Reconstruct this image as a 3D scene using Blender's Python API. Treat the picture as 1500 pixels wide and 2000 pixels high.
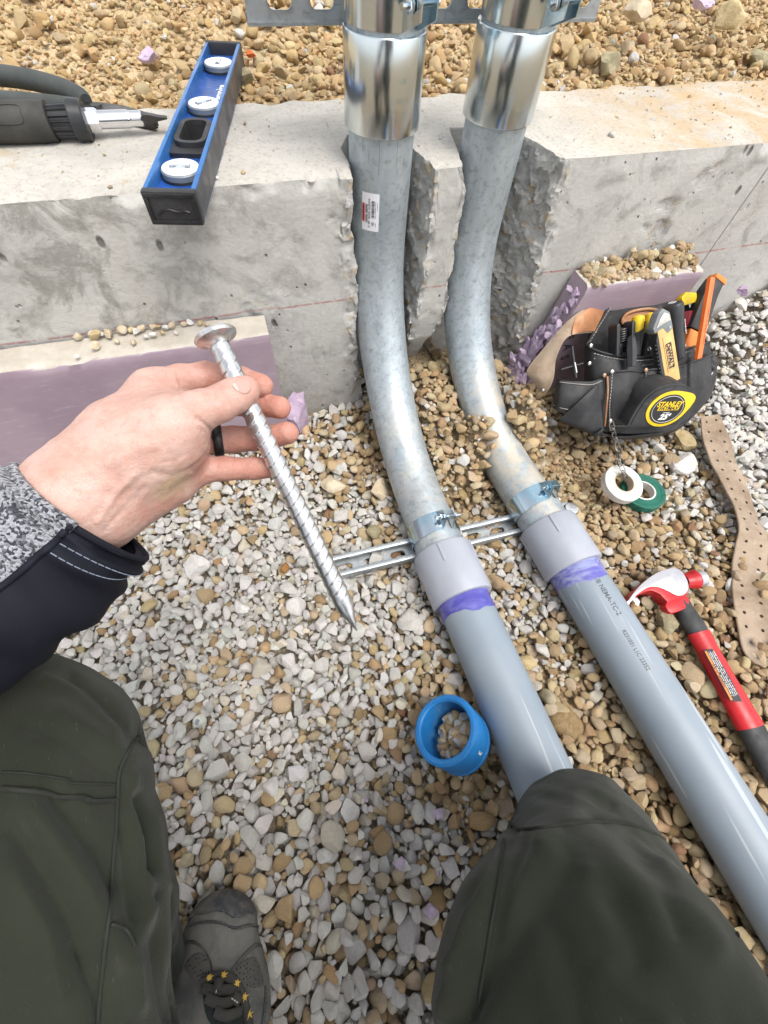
import bpy, bmesh, math, random
import numpy as np
from mathutils import Vector, Matrix, noise as mnoise
from mathutils.bvhtree import BVHTree
random.seed(7); RNG = np.random.default_rng(11)
for o in list(bpy.data.objects): bpy.data.objects.remove(o)
SC = bpy.context.scene; COL = SC.collection
R_ = math.radians

# ---------------------------------------------------------------- camera
FPX, CX, CY, CAMH = 830.0, 750.0, 1000.0, 0.74        # focal length in pixels of the 1500 x 2000 frame
RW = np.array([[0.95878829, -0.2198688, 0.17995202],
               [-0.27964082, -0.84230067, 0.46079344],
               [0.0502596, -0.49212528, -0.86907231]])
cam_d = bpy.data.cameras.new('camera'); cam = bpy.data.objects.new('camera', cam_d); COL.objects.link(cam)
cam_d.sensor_fit = 'HORIZONTAL'; cam_d.sensor_width = 36.0; cam_d.lens = 36.0 * FPX / 1500.0
cam_d.clip_start = 0.01; cam_d.clip_end = 1500.0
_m = np.stack([RW[:, 0], -RW[:, 1], -RW[:, 2]], axis=1)
cam.matrix_world = Matrix([list(_m[0]) + [0], list(_m[1]) + [0], list(_m[2]) + [CAMH], [0, 0, 0, 1]])
SC.camera = cam
# ---------------------------------------------------------------- sky, sun, exposure
SUN_EL, SUN_AZ = R_(68), R_(138)        # azimuth from +Y towards +X: a veiled sun high on the right, a little behind the camera
W = bpy.data.worlds.new('World'); SC.world = W; W.use_nodes = True
nt = W.node_tree; nt.nodes.clear()
sky = nt.nodes.new('ShaderNodeTexSky'); sky.sky_type = 'NISHITA'; sky.sun_disc = False
sky.sun_elevation = SUN_EL; sky.sun_rotation = SUN_AZ; sky.air_density = 1.0; sky.dust_density = 1.6; sky.ozone_density = 1.0
hs = nt.nodes.new('ShaderNodeHueSaturation'); hs.inputs['Saturation'].default_value = 0.16
bg = nt.nodes.new('ShaderNodeBackground'); bg.inputs['Strength'].default_value = 0.15
wo = nt.nodes.new('ShaderNodeOutputWorld')
nt.links.new(sky.outputs[0], hs.inputs['Color']); nt.links.new(hs.outputs[0], bg.inputs['Color']); nt.links.new(bg.outputs[0], wo.inputs[0])
sun_d = bpy.data.lights.new('sun', 'SUN'); sun = bpy.data.objects.new('sun', sun_d); COL.objects.link(sun)
sun_d.energy = 1.5; sun_d.angle = R_(32); sun_d.color = (1.0, 0.945, 0.87)
_sd = Vector((math.sin(SUN_AZ) * math.cos(SUN_EL), math.cos(SUN_AZ) * math.cos(SUN_EL), math.sin(SUN_EL)))
sun.rotation_euler = _sd.to_track_quat('Z', 'Y').to_euler(); sun.location = (0, 0, 5)
SC.view_settings.view_transform = 'Standard'; SC.view_settings.look = 'None'
SC.view_settings.exposure = 1.0; SC.view_settings.gamma = 1.0; SC.view_settings.use_curve_mapping = False
SC.cycles.use_denoising = True; SC.cycles.max_bounces = 6; SC.cycles.diffuse_bounces = 3; SC.cycles.glossy_bounces = 4
SC.cycles.use_adaptive_sampling = True; SC.cycles.adaptive_threshold = 0.02

# ---------------------------------------------------------------- survey helpers: a sight line met with a known plane or distance
def sight(px, py): return RW @ np.array([(px - CX) / FPX, (py - CY) / FPX, 1.0])
def atz(px, py, z):
    d = sight(px, py); return np.array([0, 0, CAMH]) + d * ((z - CAMH) / d[2])
def aty(px, py, y):
    d = sight(px, py); return np.array([0, 0, CAMH]) + d * (y / d[1])
def atd(px, py, dist): return np.array([0, 0, CAMH]) + dist * sight(px, py)
def project(P):
    q = (np.asarray(P) - np.array([0, 0, CAMH])) @ RW
    return q[..., :2] / np.maximum(q[..., 2:3], 1e-4) * FPX + np.array([CX, CY]), q[..., 2]

# ---------------------------------------------------------------- numpy noise
def _hash(ix, iy, iz, seed=0):
    h = (ix.astype(np.int64) * 374761393 + iy.astype(np.int64) * 668265263 + iz.astype(np.int64) * 2147483647 + seed * 1274126177) & 0xFFFFFFFF
    h = ((h ^ (h >> 13)) * 1274126177) & 0xFFFFFFFF
    return ((h ^ (h >> 16)) & 0xFFFF) / 65535.0
def vnoise(P, scale=1.0, seed=0):
    P = np.asarray(P, float) * scale; i = np.floor(P).astype(np.int64); f = P - i; f = f * f * (3 - 2 * f); r = 0
    for dx in (0, 1):
        for dy in (0, 1):
            for dz in (0, 1):
                w = (f[..., 0] if dx else 1 - f[..., 0]) * (f[..., 1] if dy else 1 - f[..., 1]) * (f[..., 2] if dz else 1 - f[..., 2])
                r = r + w * _hash(i[..., 0] + dx, i[..., 1] + dy, i[..., 2] + dz, seed)
    return r * 2 - 1
def fbm(P, scale=1.0, octv=3, seed=0, gain=0.5):
    a, s, r = 1.0, scale, 0.0
    for k in range(octv): r = r + a * vnoise(P, s, seed + k * 17); a *= gain; s *= 2.03
    return r
def cellular(P, scale, seed=0):                      # chunky facets: a value per nearest cell centre, and its distance
    P = np.asarray(P, float) * scale; i = np.floor(P).astype(np.int64); best = np.full(P.shape[:-1], 9.0); val = np.zeros(P.shape[:-1])
    for dx in (-1, 0, 1):
        for dy in (-1, 0, 1):
            for dz in (-1, 0, 1):
                j = i + np.array([dx, dy, dz]); c = j + np.stack([_hash(j[..., 0], j[..., 1], j[..., 2], seed + k) for k in (1, 2, 3)], -1)
                d = np.sqrt(((P - c) ** 2).sum(-1)); m = d < best; best = np.where(m, d, best)
                val = np.where(m, _hash(j[..., 0], j[..., 1], j[..., 2], seed + 9), val)
    return val, best
def ss(a, b, x): t = np.clip((x - a) / (b - a), 0, 1); return t * t * (3 - 2 * t)

# ---------------------------------------------------------------- materials
MATS = {}
class NB:                                            # small node builder
    def __init__(s, name):
        s.m = bpy.data.materials.new(name); s.m.use_nodes = True; s.t = s.m.node_tree; s.b = s.t.nodes['Principled BSDF']; MATS[name] = s.m
        s.co = s.t.nodes.new('ShaderNodeTexCoord').outputs['Object']
    def n(s, typ, **kw):
        x = s.t.nodes.new(typ)
        for k, v in kw.items(): setattr(x, k, v)
        return x
    def l(s, a, b): s.t.links.new(a, b); return b
    def mapped(s, scale=(1, 1, 1), rot=(0, 0, 0), src=None):
        m = s.n('ShaderNodeMapping'); m.inputs['Scale'].default_value = scale; m.inputs['Rotation'].default_value = rot; s.l(src or s.co, m.inputs['Vector']); return m.outputs[0]
    def noise(s, scale, detail=4, rough=.55, vec=None, dist=0.0):
        x = s.n('ShaderNodeTexNoise'); x.inputs['Scale'].default_value = scale; x.inputs['Detail'].default_value = detail
        x.inputs['Roughness'].default_value = rough; x.inputs['Distortion'].default_value = dist; s.l(vec or s.co, x.inputs['Vector']); return x.outputs['Fac']
    def voro(s, scale, vec=None, feature='F1', out='Distance', rnd=1.0):
        x = s.n('ShaderNodeTexVoronoi', feature=feature); x.inputs['Scale'].default_value = scale; x.inputs['Randomness'].default_value = rnd; s.l(vec or s.co, x.inputs['Vector']); return x.outputs[out]
    def ramp(s, fac, a, b, ca=(0, 0, 0, 1), cb=(1, 1, 1, 1)):
        x = s.n('ShaderNodeMapRange', interpolation_type='SMOOTHSTEP'); s.l(fac, x.inputs['Value'])
        x.inputs['From Min'].default_value = a; x.inputs['From Max'].default_value = b; return x.outputs[0]
    def math(s, op, a, b=None):
        x = s.n('ShaderNodeMath', operation=op)
        for k, v in enumerate((a, b)):
            if v is None: continue
            if isinstance(v, (int, float)): x.inputs[k].default_value = v
            else: s.l(v, x.inputs[k])
        return x.outputs[0]
    def mix(s, fac, a, b, blend='MIX'):
        x = s.n('ShaderNodeMix', data_type='RGBA', blend_type=blend)
        for k, v in ((0, fac), (6, a), (7, b)):
            if isinstance(v, (int, float)): x.inputs[k].default_value = v
            elif isinstance(v, tuple): x.inputs[k].default_value = (*v[:3], 1)
            else: s.l(v, x.inputs[k])
        return x.outputs[2]
    def xyz(s):
        x = s.n('ShaderNodeSeparateXYZ'); s.l(s.co, x.inputs[0]); return x.outputs
    def color(s, c):
        if isinstance(c, tuple): s.b.inputs['Base Color'].default_value = (*c[:3], 1)
        else: s.l(c, s.b.inputs['Base Color'])
    def rough(s, r):
        if isinstance(r, (int, float)): s.b.inputs['Roughness'].default_value = r
        else: s.l(r, s.b.inputs['Roughness'])
    def set(s, **kw):
        for k, v in kw.items(): s.b.inputs[k.replace('_', ' ')].default_value = v
    def bump(s, h, strength=.5, dist=.001, prev=None):
        x = s.n('ShaderNodeBump'); x.inputs['Strength'].default_value = strength; x.inputs['Distance'].default_value = dist
        s.l(h, x.inputs['Height'])
        if prev is not None: s.l(prev, x.inputs['Normal'])
        s.l(x.outputs[0], s.b.inputs['Normal']); return x.outputs[0]

def simple(name, col, rough=.5, metal=0.0, var=.15, vscale=25, rvar=.12, bump=0.0, bscale=250, bdist=.0005, spec=.5, col2=None, thr=(.45, .65), scratch=0.0, sheen=0.0):
    """a surface with uneven colour, uneven gloss and fine relief"""
    k = NB(name); n1 = k.noise(vscale, 5, .6)
    lo = tuple(c * (1 - var) for c in col); hi = tuple(min(1, c * (1 + var)) for c in col)
    c = k.mix(k.ramp(n1, .3, .7), lo, hi)
    if col2: c = k.mix(k.ramp(k.noise(vscale * .7, 8, .7, dist=.6), *thr), c, col2)
    if scratch:
        sc = k.noise(60, 3, .5, vec=k.mapped((1, 12, 1), (.3, .5, .8))); c = k.mix(k.math('MULTIPLY', k.ramp(sc, .66, .72), scratch), c, tuple(min(1, x * 1.8 + .12) for x in col))
    k.color(c)
    r = k.n('ShaderNodeMapRange'); k.l(k.noise(vscale * 2.3, 4), r.inputs['Value']); r.inputs['From Min'].default_value = .3; r.inputs['From Max'].default_value = .7
    r.inputs['To Min'].default_value = max(.03, rough - rvar); r.inputs['To Max'].default_value = min(1, rough + rvar); k.rough(r.outputs[0])
    k.set(Metallic=metal, Specular_IOR_Level=spec)
    if sheen: k.set(Sheen_Weight=sheen)
    if bump: k.bump(k.noise(bscale, 4, .6), bump, bdist)
    return k.m

# ---------------------------------------------------------------- mesh helpers (all vertices are given in world metres)
def wloc(o):
    p = np.zeros(3)
    while o is not None: p = p + np.array(o.location); o = o.parent
    return p
def new_obj(name, me, parent=None):
    o = bpy.data.objects.new(name, me); COL.objects.link(o)
    if parent is not None: o.parent = parent; o.location = Vector(-wloc(parent))
    return o
def mesh(name, vf, mat, parent=None, smooth=40, label=None):
    v, f = vf; me = bpy.data.meshes.new(name)
    me.from_pydata([tuple(map(float, p)) for p in v], [], [tuple(map(int, q)) for q in f]); me.validate()
    ms = mat if isinstance(mat, (list, tuple)) else [mat]
    for m in ms: me.materials.append(MATS[m] if isinstance(m, str) else m)
    if smooth:
        me.shade_smooth()
        if smooth < 180: me.set_sharp_from_angle(angle=R_(smooth))
    o = new_obj(name, me, parent)
    if label: o['label'] = label
    return o
def bmesh_mesh(name, bm, mat, parent=None, smooth=40):
    me = bpy.data.meshes.new(name); bm.to_mesh(me); bm.free(); me.materials.append(MATS[mat])
    if smooth:
        me.shade_smooth(); me.set_sharp_from_angle(angle=R_(smooth))
    return new_obj(name, me, parent)
def tag(o, label, cat, group=None, kind=None):
    o['label'] = label; o['category'] = cat
    if group: o['group'] = group
    if kind: o['kind'] = kind
    return o
def thing(name, loc, label, cat, group=None):
    o = bpy.data.objects.new(name, None); o.empty_display_size = .02; COL.objects.link(o); o.location = Vector([float(x) for x in loc])
    return tag(o, label, cat, group)
def structure(o): o['kind'] = 'structure'; return o
def join(*vfs):
    V, F, n = [], [], 0
    for v, f in vfs:
        v = np.asarray(v, float); V.append(v); F += [tuple(i + n for i in q) for q in f]; n += len(v)
    return np.concatenate(V), F
def xf(vf, M): # 4x4 numpy or Matrix
    M = np.array(M); v = np.asarray(vf[0], float); return v @ M[:3, :3].T + M[:3, 3], vf[1]
def frame(o, x, y=None, z=None):
    """frame whose local X runs along x; y gives the side it leans to"""
    x = np.asarray(x, float); x = x / np.linalg.norm(x)
    if z is not None:
        z = np.asarray(z, float); z = z - (z @ x) * x; z /= np.linalg.norm(z); y = np.cross(z, x)
    else:
        y = np.asarray(y, float); y = y - (y @ x) * x; y /= np.linalg.norm(y); z = np.cross(x, y)
    M = np.eye(4); M[:3, 0], M[:3, 1], M[:3, 2], M[:3, 3] = x, y, z, o; return M
def grid_faces(nu, nv, cu=False, cv=False):
    F = []
    for i in range(nu if cu else nu - 1):
        for j in range(nv if cv else nv - 1):
            a, b = i, (i + 1) % nu; c, d = j, (j + 1) % nv
            F.append((a * nv + c, b * nv + c, b * nv + d, a * nv + d))
    return F
def tube(path, rad, seg=24, cap=True, up=(0, 0, 1), closed=False):
    P = np.asarray(path, float); n = len(P); rad = np.broadcast_to(np.asarray(rad, float), (n,)) if np.ndim(rad) < 2 else np.asarray(rad)
    T = np.roll(P, -1, 0) - np.roll(P, 1, 0) if closed else np.gradient(P, axis=0)
    T /= np.maximum(np.linalg.norm(T, axis=1, keepdims=True), 1e-9)
    u = np.asarray(up, float); u = u - (u @ T[0]) * T[0]
    if np.linalg.norm(u) < 1e-3: u = np.array([1., 0, 0]) - T[0, 0] * T[0]
    u /= np.linalg.norm(u); V = []
    for i in range(n):
        u = u - (u @ T[i]) * T[i]; u /= np.linalg.norm(u); w = np.cross(T[i], u); a = np.arange(seg) * 2 * math.pi / seg
        ru, rv = (rad[i], rad[i]) if np.ndim(rad) < 2 else rad[i]
        V.append(P[i] + np.cos(a)[:, None] * u * ru + np.sin(a)[:, None] * w * rv)
    V = np.concatenate(V); F = grid_faces(n, seg, closed, True)
    if cap and not closed: F += [tuple(range(seg))[::-1], tuple(range((n - 1) * seg, n * seg))]
    return V, F
def lathe(prof, M, seg=48, cap=False):
    """prof: (x along axis, radius) pairs; M: frame whose X is the axis"""
    a = np.arange(seg) * 2 * math.pi / seg; V = []
    for x, r in prof: V.append(np.stack([np.full(seg, x), r * np.cos(a), r * np.sin(a)], 1))
    F = grid_faces(len(prof), seg, False, True)
    if cap: F += [tuple(range(seg))[::-1], tuple(range((len(prof) - 1) * seg, len(prof) * seg))]
    return xf((np.concatenate(V), F), M)
def prism(outline, z0, z1, M=np.eye(4), bevel=0.0, segs=2):
    bm = bmesh.new(); vs = [bm.verts.new((float(x), float(y), z0)) for x, y in outline]; f = bm.faces.new(vs)
    bmesh.ops.recalc_face_normals(bm, faces=[f])
    r = bmesh.ops.extrude_face_region(bm, geom=[f]); bmesh.ops.translate(bm, vec=(0, 0, z1 - z0), verts=[e for e in r['geom'] if isinstance(e, bmesh.types.BMVert)])
    bmesh.ops.recalc_face_normals(bm, faces=bm.faces[:])
    if bevel: bmesh.ops.bevel(bm, geom=bm.edges[:], offset=bevel, segments=segs, profile=.6, affect='EDGES', clamp_overlap=True)
    return xf(bm_vf(bm), M)
def bm_vf(bm):
    bm.verts.ensure_lookup_table(); v = np.array([tuple(x.co) for x in bm.verts]); bm.verts.index_update(); f = [tuple(x.index for x in q.verts) for q in bm.faces]; bm.free(); return v, f
def box(c, s, M=np.eye(4), bevel=0.0, segs=2):
    o = [(-s[0] / 2 + c[0], -s[1] / 2 + c[1]), (s[0] / 2 + c[0], -s[1] / 2 + c[1]), (s[0] / 2 + c[0], s[1] / 2 + c[1]), (-s[0] / 2 + c[0], s[1] / 2 + c[1])]
    return prism(o, c[2] - s[2] / 2, c[2] + s[2] / 2, M, bevel, segs)
def rrect(w, h, r, n=5, cx=0, cy=0):
    P = []
    for sx, sy, a0 in ((1, 1, 0), (-1, 1, 90), (-1, -1, 180), (1, -1, 270)):
        for k in range(n + 1):
            a = R_(a0 + 90 * k / n); P.append((cx + sx * (w / 2 - r) + r * math.cos(a), cy + sy * (h / 2 - r) + r * math.sin(a)))
    return P
def spline(pts, n=12, closed=False):
    P = np.asarray(pts, float); m = len(P); out = []
    for i in range(m if closed else m - 1):
        g = (lambda k: P[k % m]) if closed else (lambda k: P[min(max(k, 0), m - 1)])
        p0, p1, p2, p3 = g(i - 1), g(i), g(i + 1), g(i + 2)
        for t in np.arange(n) / n:
            out.append(.5 * (2 * p1 + (p2 - p0) * t + (2 * p0 - 5 * p1 + 4 * p2 - p3) * t * t + (3 * p1 - p0 - 3 * p2 + p3) * t ** 3))
    if not closed: out.append(P[-1])
    return np.array(out)
def text_vf(s, size, bold=0.0, shear=0.0, space=1.0, depth=0.0):
    cu = bpy.data.curves.new('txt', 'FONT'); cu.body = s; cu.size = size; cu.offset = bold * size; cu.shear = shear; cu.space_character = space
    cu.align_x = 'CENTER'; cu.align_y = 'CENTER'; cu.resolution_u = 3; cu.fill_mode = 'FRONT'
    o = bpy.data.objects.new('txt', cu); COL.objects.link(o); dg = bpy.context.evaluated_depsgraph_get(); ev = o.evaluated_get(dg); me = ev.to_mesh()
    v = np.array([tuple(p.co) for p in me.vertices]); f = [tuple(p.vertices) for p in me.polygons]; ev.to_mesh_clear(); bpy.data.objects.remove(o); bpy.data.curves.remove(cu)
    return v, f
def fine_print(L, h, seed=1):
    """print too small to read in the photograph: a broken line of strokes"""
    r = random.Random(seed); V, F, x = [], [], -L / 2
    while x < L / 2:
        w = min(r.choice([.25, .45, .6]) * h, L / 2 - x)
        if r.random() < .84:
            y0, y1 = -h / 2 * r.uniform(.5, 1), h / 2 * r.uniform(.5, 1); i = len(V); V += [(x, y0, 0), (x + w, y0, 0), (x + w, y1, 0), (x, y1, 0)]; F.append((i, i + 1, i + 2, i + 3))
        x += w + h * .22
    return np.array(V, float), F
def subdiv(vf, cuts=1):
    bm = bmesh.new(); vs = [bm.verts.new(tuple(p)) for p in vf[0]]
    for q in vf[1]:
        try: bm.faces.new([vs[i] for i in q])
        except ValueError: pass
    bmesh.ops.triangulate(bm, faces=bm.faces[:]); bmesh.ops.subdivide_edges(bm, edges=bm.edges[:], cuts=cuts); return bm_vf(bm)
def wrap_cyl(vf, M, rad, flip=False):
    """local x runs along the axis M.X, local y round it; zero lies on the M.Z side"""
    v = np.asarray(vf[0], float); a = v[:, 1] / rad; rr = rad + v[:, 2]
    return xf((np.stack([v[:, 0], -np.sin(-a) * rr, np.cos(a) * rr], 1), vf[1]), M)

# ---------------------------------------------------------------- distance fields turned into one continuous skin (naive surface nets)
def surface_nets(D, org, h):
    S = D < 0; nx, ny, nz = D.shape; cnt = np.zeros((nx - 1, ny - 1, nz - 1), np.int16); acc = np.zeros((nx - 1, ny - 1, nz - 1, 3)); base = np.indices(D.shape).transpose(1, 2, 3, 0)
    sl = lambda d: tuple(slice(k, s - 1 + k) for k, s in zip(d, D.shape))
    for ax in range(3):
        for a in (0, 1):
            for b in (0, 1):
                o0 = [0, 0, 0]; oth = [k for k in range(3) if k != ax]; o0[oth[0]] = a; o0[oth[1]] = b; o1 = list(o0); o1[ax] = 1
                d0, d1 = D[sl(o0)], D[sl(o1)]; m = S[sl(o0)] != S[sl(o1)]; t = np.where(m, d0 / np.where(m, d0 - d1, 1), 0)
                cnt += m; p = np.zeros(d0.shape + (3,)); p[..., oth[0]] = a; p[..., oth[1]] = b; p[..., ax] = t; acc += np.where(m[..., None], p, 0)
    act = cnt > 0; idx = np.full(act.shape, -1); idx[act] = np.arange(act.sum()); cells = np.argwhere(act); V = (cells + acc[act] / cnt[act][:, None]) * h + np.asarray(org); F = []
    for ax in range(3):
        u, w = [(1, 2), (2, 0), (0, 1)][ax]; s0 = [slice(1, -1)] * 3; s1 = [slice(1, -1)] * 3; s0[ax] = slice(0, -1); s1[ax] = slice(1, None)
        A, B = S[tuple(s0)], S[tuple(s1)]
        for sgn, m in ((0, A & ~B), (1, ~A & B)):
            c = np.argwhere(m)
            if not len(c): continue
            c = c + np.array([0 if k == ax else 1 for k in range(3)]); q = []
            for du, dw in ((0, 0), (1, 0), (1, 1), (0, 1)):
                e = c.copy(); e[:, u] -= du; e[:, w] -= dw; q.append(idx[e[:, 0], e[:, 1], e[:, 2]])
            q = np.stack(q, 1); q = q if sgn == 0 else q[:, ::-1]; F.append(q)
    F = np.concatenate(F); F = F[(F >= 0).all(1)]; return V, [tuple(q) for q in F.tolist()]
def smin(a, b, k): h = np.clip(.5 + .5 * (b - a) / k, 0, 1); return b + (a - b) * h - k * h * (1 - h)
def sd_cone(P, a, b, ra, rb, flat=None):             # tapered limb from a to b
    a = np.asarray(a); ba = np.asarray(b) - a; t = np.clip(((P - a) @ ba) / (ba @ ba), 0, 1); q = P - a - t[..., None] * ba
    if flat is not None: n, k = flat; n = np.asarray(n) / np.linalg.norm(n); q = q + (k - 1) * (q @ n)[..., None] * n
    return np.sqrt((q * q).sum(-1)) - (ra + (rb - ra) * t)
def field_grid(lo, hi, h):
    lo = np.asarray(lo, float); n = np.ceil((np.asarray(hi) - lo) / h).astype(int) + 1; g = np.stack(np.meshgrid(*[lo[k] + np.arange(n[k]) * h for k in range(3)], indexing='ij'), -1); return g, lo
# ================================================================ surface materials of the setting
k = NB('concrete'); x_, y_, z_ = k.xyz()
big = k.noise(3.2, 5, .6, dist=.4); mid = k.noise(17, 6, .62, dist=.8); fine = k.noise(160, 4, .6)
c = k.mix(k.ramp(big, .35, .65), (.43, .422, .396), (.55, .542, .512)); c = k.mix(k.math('MULTIPLY', k.ramp(mid, .48, .70), .75), c, (.27, .26, .235))
c = k.mix(k.math('MULTIPLY', k.ramp(k.noise(9, 4, .5, vec=k.mapped((1, 1, .25))), .55, .7), .3), c, (.45, .38, .28))
left = k.math('SUBTRACT', 1.0, k.ramp(x_, -.35, .3)); streak = k.noise(15, 7, .72, dist=.5)
c = k.mix(k.math('MULTIPLY', k.math('MULTIPLY', left, k.ramp(streak, .46, .60)), .85), c, (.24, .235, .21))
c = k.mix(k.math('MULTIPLY', k.ramp(fine, .4, .75), .25), c, (.6, .59, .57))
hole = k.math('SUBTRACT', 1.0, k.ramp(k.voro(62, k.mapped((1, 1, .8))), .05, .16)); hmask = k.ramp(k.noise(21, 2), .52, .6); hole = k.math('MULTIPLY', hole, hmask)
hole2 = k.math('MULTIPLY', k.math('SUBTRACT', 1.0, k.ramp(k.voro(24, k.mapped((1, 1, .55), (0, .35, 0))), .05, .13)), k.ramp(k.noise(8, 2), .5, .56)); hole = k.math('MAXIMUM', hole, hole2)
hole = k.math('MULTIPLY', hole, k.math('LESS_THAN', y_, .665))
c = k.mix(k.math('MULTIPLY', hole, .8), c, (.09, .085, .08))
zz = k.math('ADD', z_, k.math('MULTIPLY', k.math('SUBTRACT', k.noise(7, 2), .5), .004))
line = k.math('LESS_THAN', k.math('ABSOLUTE', k.math('SUBTRACT', zz, .2835)), .0018); line = k.math('MULTIPLY', line, k.ramp(k.noise(70, 4, .7), .36, .55))
line = k.math('MULTIPLY', line, k.math('LESS_THAN', y_, .67)); c = k.mix(k.math('MULTIPLY', line, .62), c, (.36, .11, .10))
geo = k.n('ShaderNodeNewGeometry'); sn = k.n('ShaderNodeSeparateXYZ'); k.l(geo.outputs['True Normal'], sn.inputs[0]); upm = k.ramp(sn.outputs[2], .6, .9)
dust = k.mix(k.ramp(k.noise(6, 5, .65, dist=.5), .38, .62), (.41, .393, .36), (.51, .488, .445)); tanm = k.math('MULTIPLY', k.ramp(x_, .42, .85), k.ramp(k.noise(11, 6, .7, dist=.7), .3, .62))
dust = k.mix(tanm, dust, (.45, .335, .205)); lt = k.math('MULTIPLY', k.math('SUBTRACT', 1.0, k.ramp(x_, -.05, .0)), k.ramp(k.noise(14, 6, .7), .55, .66)); dust = k.mix(k.math('MULTIPLY', lt, .6), dust, (.43, .33, .21))
dust = k.mix(k.math('MULTIPLY', k.ramp(k.noise(150, 5, .75), .50, .68), .6), dust, (.27, .235, .19)); dust = k.mix(k.math('MULTIPLY', k.ramp(k.voro(120), .0, .16), -1.0), dust, dust)
grit = k.math('MULTIPLY', k.math('SUBTRACT', 1.0, k.ramp(k.voro(150), .1, .22)), k.ramp(k.noise(10, 3), .5, .62)); dust = k.mix(k.math('MULTIPLY', grit, .7), dust, (.34, .29, .22))
c = k.mix(upm, c, dust)
br = k.n('ShaderNodeAttribute', attribute_name='broken'); agg = k.voro(85, out='Color', vec=k.mapped((1, 1, 1.3), (.4, .2, .1))); sepc = k.n('ShaderNodeSeparateColor'); k.l(agg, sepc.inputs[0])
bc = k.mix(k.math('MULTIPLY', sepc.outputs[0], .6), (.50, .495, .475), (.70, .69, .665)); bc = k.mix(k.ramp(k.noise(48, 7, .75, dist=1.0), .34, .62), (.42, .415, .395), bc); bc = k.mix(k.math('MULTIPLY', k.ramp(sepc.outputs[1], .86, .9), .6), bc, (.52, .40, .24))
brm = k.math('MULTIPLY', br.outputs['Fac'], k.math('SUBTRACT', 1.0, k.math('MULTIPLY', upm, .6))); c = k.mix(brm, c, bc)
k.color(c); k.rough(.9); k.set(Specular_IOR_Level=.25)
h = k.math('SUBTRACT', k.math('MULTIPLY', k.noise(120, 6, .65), .5), k.math('MULTIPLY', hole, 1.6)); h = k.math('ADD', h, k.math('MULTIPLY', k.math('MULTIPLY', k.noise(70, 8, .72, dist=.8), br.outputs['Fac']), 2.6))
h = k.math('ADD', h, k.math('MULTIPLY', k.noise(20, 4), .5)); k.bump(h, .8, .003)

k = NB('stone'); at = k.n('ShaderNodeAttribute', attribute_type='INSTANCER', attribute_name='tint'); oi = k.n('ShaderNodeObjectInfo')
vec = k.n('ShaderNodeVectorMath', operation='ADD'); k.l(k.co, vec.inputs[0]); k.l(at.outputs['Color'], vec.inputs[1]); vs = k.n('ShaderNodeVectorMath', operation='SCALE'); k.l(vec.outputs[0], vs.inputs[0]); vs.inputs['Scale'].default_value = 3.0
nz = k.noise(1.1, 6, .66, vec=vs.outputs[0], dist=.4); nf = k.noise(6.5, 4, .65, vec=vs.outputs[0])
c = k.mix(k.math('MULTIPLY', k.ramp(nz, .40, .70), .20), at.outputs['Color'], (.26, .22, .17), 'MIX'); c = k.mix(k.math('MULTIPLY', k.ramp(nf, .48, .64), .36), c, (.80, .76, .69))
c = k.mix(k.math('MULTIPLY', k.ramp(nf, .43, .30), .34), c, (.15, .13, .105)); k.color(c); k.rough(.88); k.set(Specular_IOR_Level=.3)
k.bump(k.math('ADD', nf, k.noise(2.2, 5, .7, vec=vs.outputs[0])), .55, .16)

def stone_mat(name, col, col2, sc=40):
    q = NB(name); a = q.noise(sc, 6, .68, dist=.5); b = q.noise(sc * 6, 4, .65)
    cc = q.mix(q.ramp(a, .35, .65), col, col2); cc = q.mix(q.math('MULTIPLY', q.ramp(b, .55, .72), .45), cc, tuple(x * .45 for x in col)); q.color(cc); q.rough(.92); q.set(Specular_IOR_Level=.25)
    q.bump(q.math('ADD', a, q.math('MULTIPLY', b, .6)), .8, .004); return q.m
stone_mat('rock_grey', (.40, .39, .36), (.55, .53, .49)); stone_mat('rock_ochre', (.42, .32, .17), (.58, .47, .28)); stone_mat('rock_moss', (.22, .19, .12), (.38, .33, .21)); stone_mat('rock_tan', (.50, .41, .29), (.62, .53, .39))
stone_mat('rock_white', (.55, .53, .50), (.68, .66, .63)); stone_mat('rock_dirt', (.24, .16, .075), (.33, .24, .13), 90); stone_mat('rock_rust', (.28, .12, .04), (.36, .2, .08))
k = NB('fines'); a = k.noise(9, 5, .6); b = k.noise(260, 5, .7); v3 = k.voro(190, out='Color'); sp = k.n('ShaderNodeSeparateColor'); k.l(v3, sp.inputs[0])
ta = k.n('ShaderNodeAttribute', attribute_name='tan'); c = k.mix(k.ramp(a, .38, .62), (.30, .215, .12), (.42, .33, .215)); c = k.mix(ta.outputs['Fac'], (.27, .24, .20), c); di = k.n('ShaderNodeAttribute', attribute_name='dirt'); c = k.mix(di.outputs['Fac'], c, k.mix(k.ramp(a, .38, .62), (.20, .125, .058), (.33, .225, .12))); c = k.mix(k.math('MULTIPLY', sp.outputs[0], .35), c, (.52, .42, .29)); c = k.mix(k.math('MULTIPLY', k.ramp(b, .5, .7), .4), c, (.20, .14, .08)); k.color(c); k.rough(.95); k.set(Specular_IOR_Level=.2)
k.bump(k.math('ADD', b, k.math('MULTIPLY', k.voro(190), 1.5)), 1.0, .004)

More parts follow.
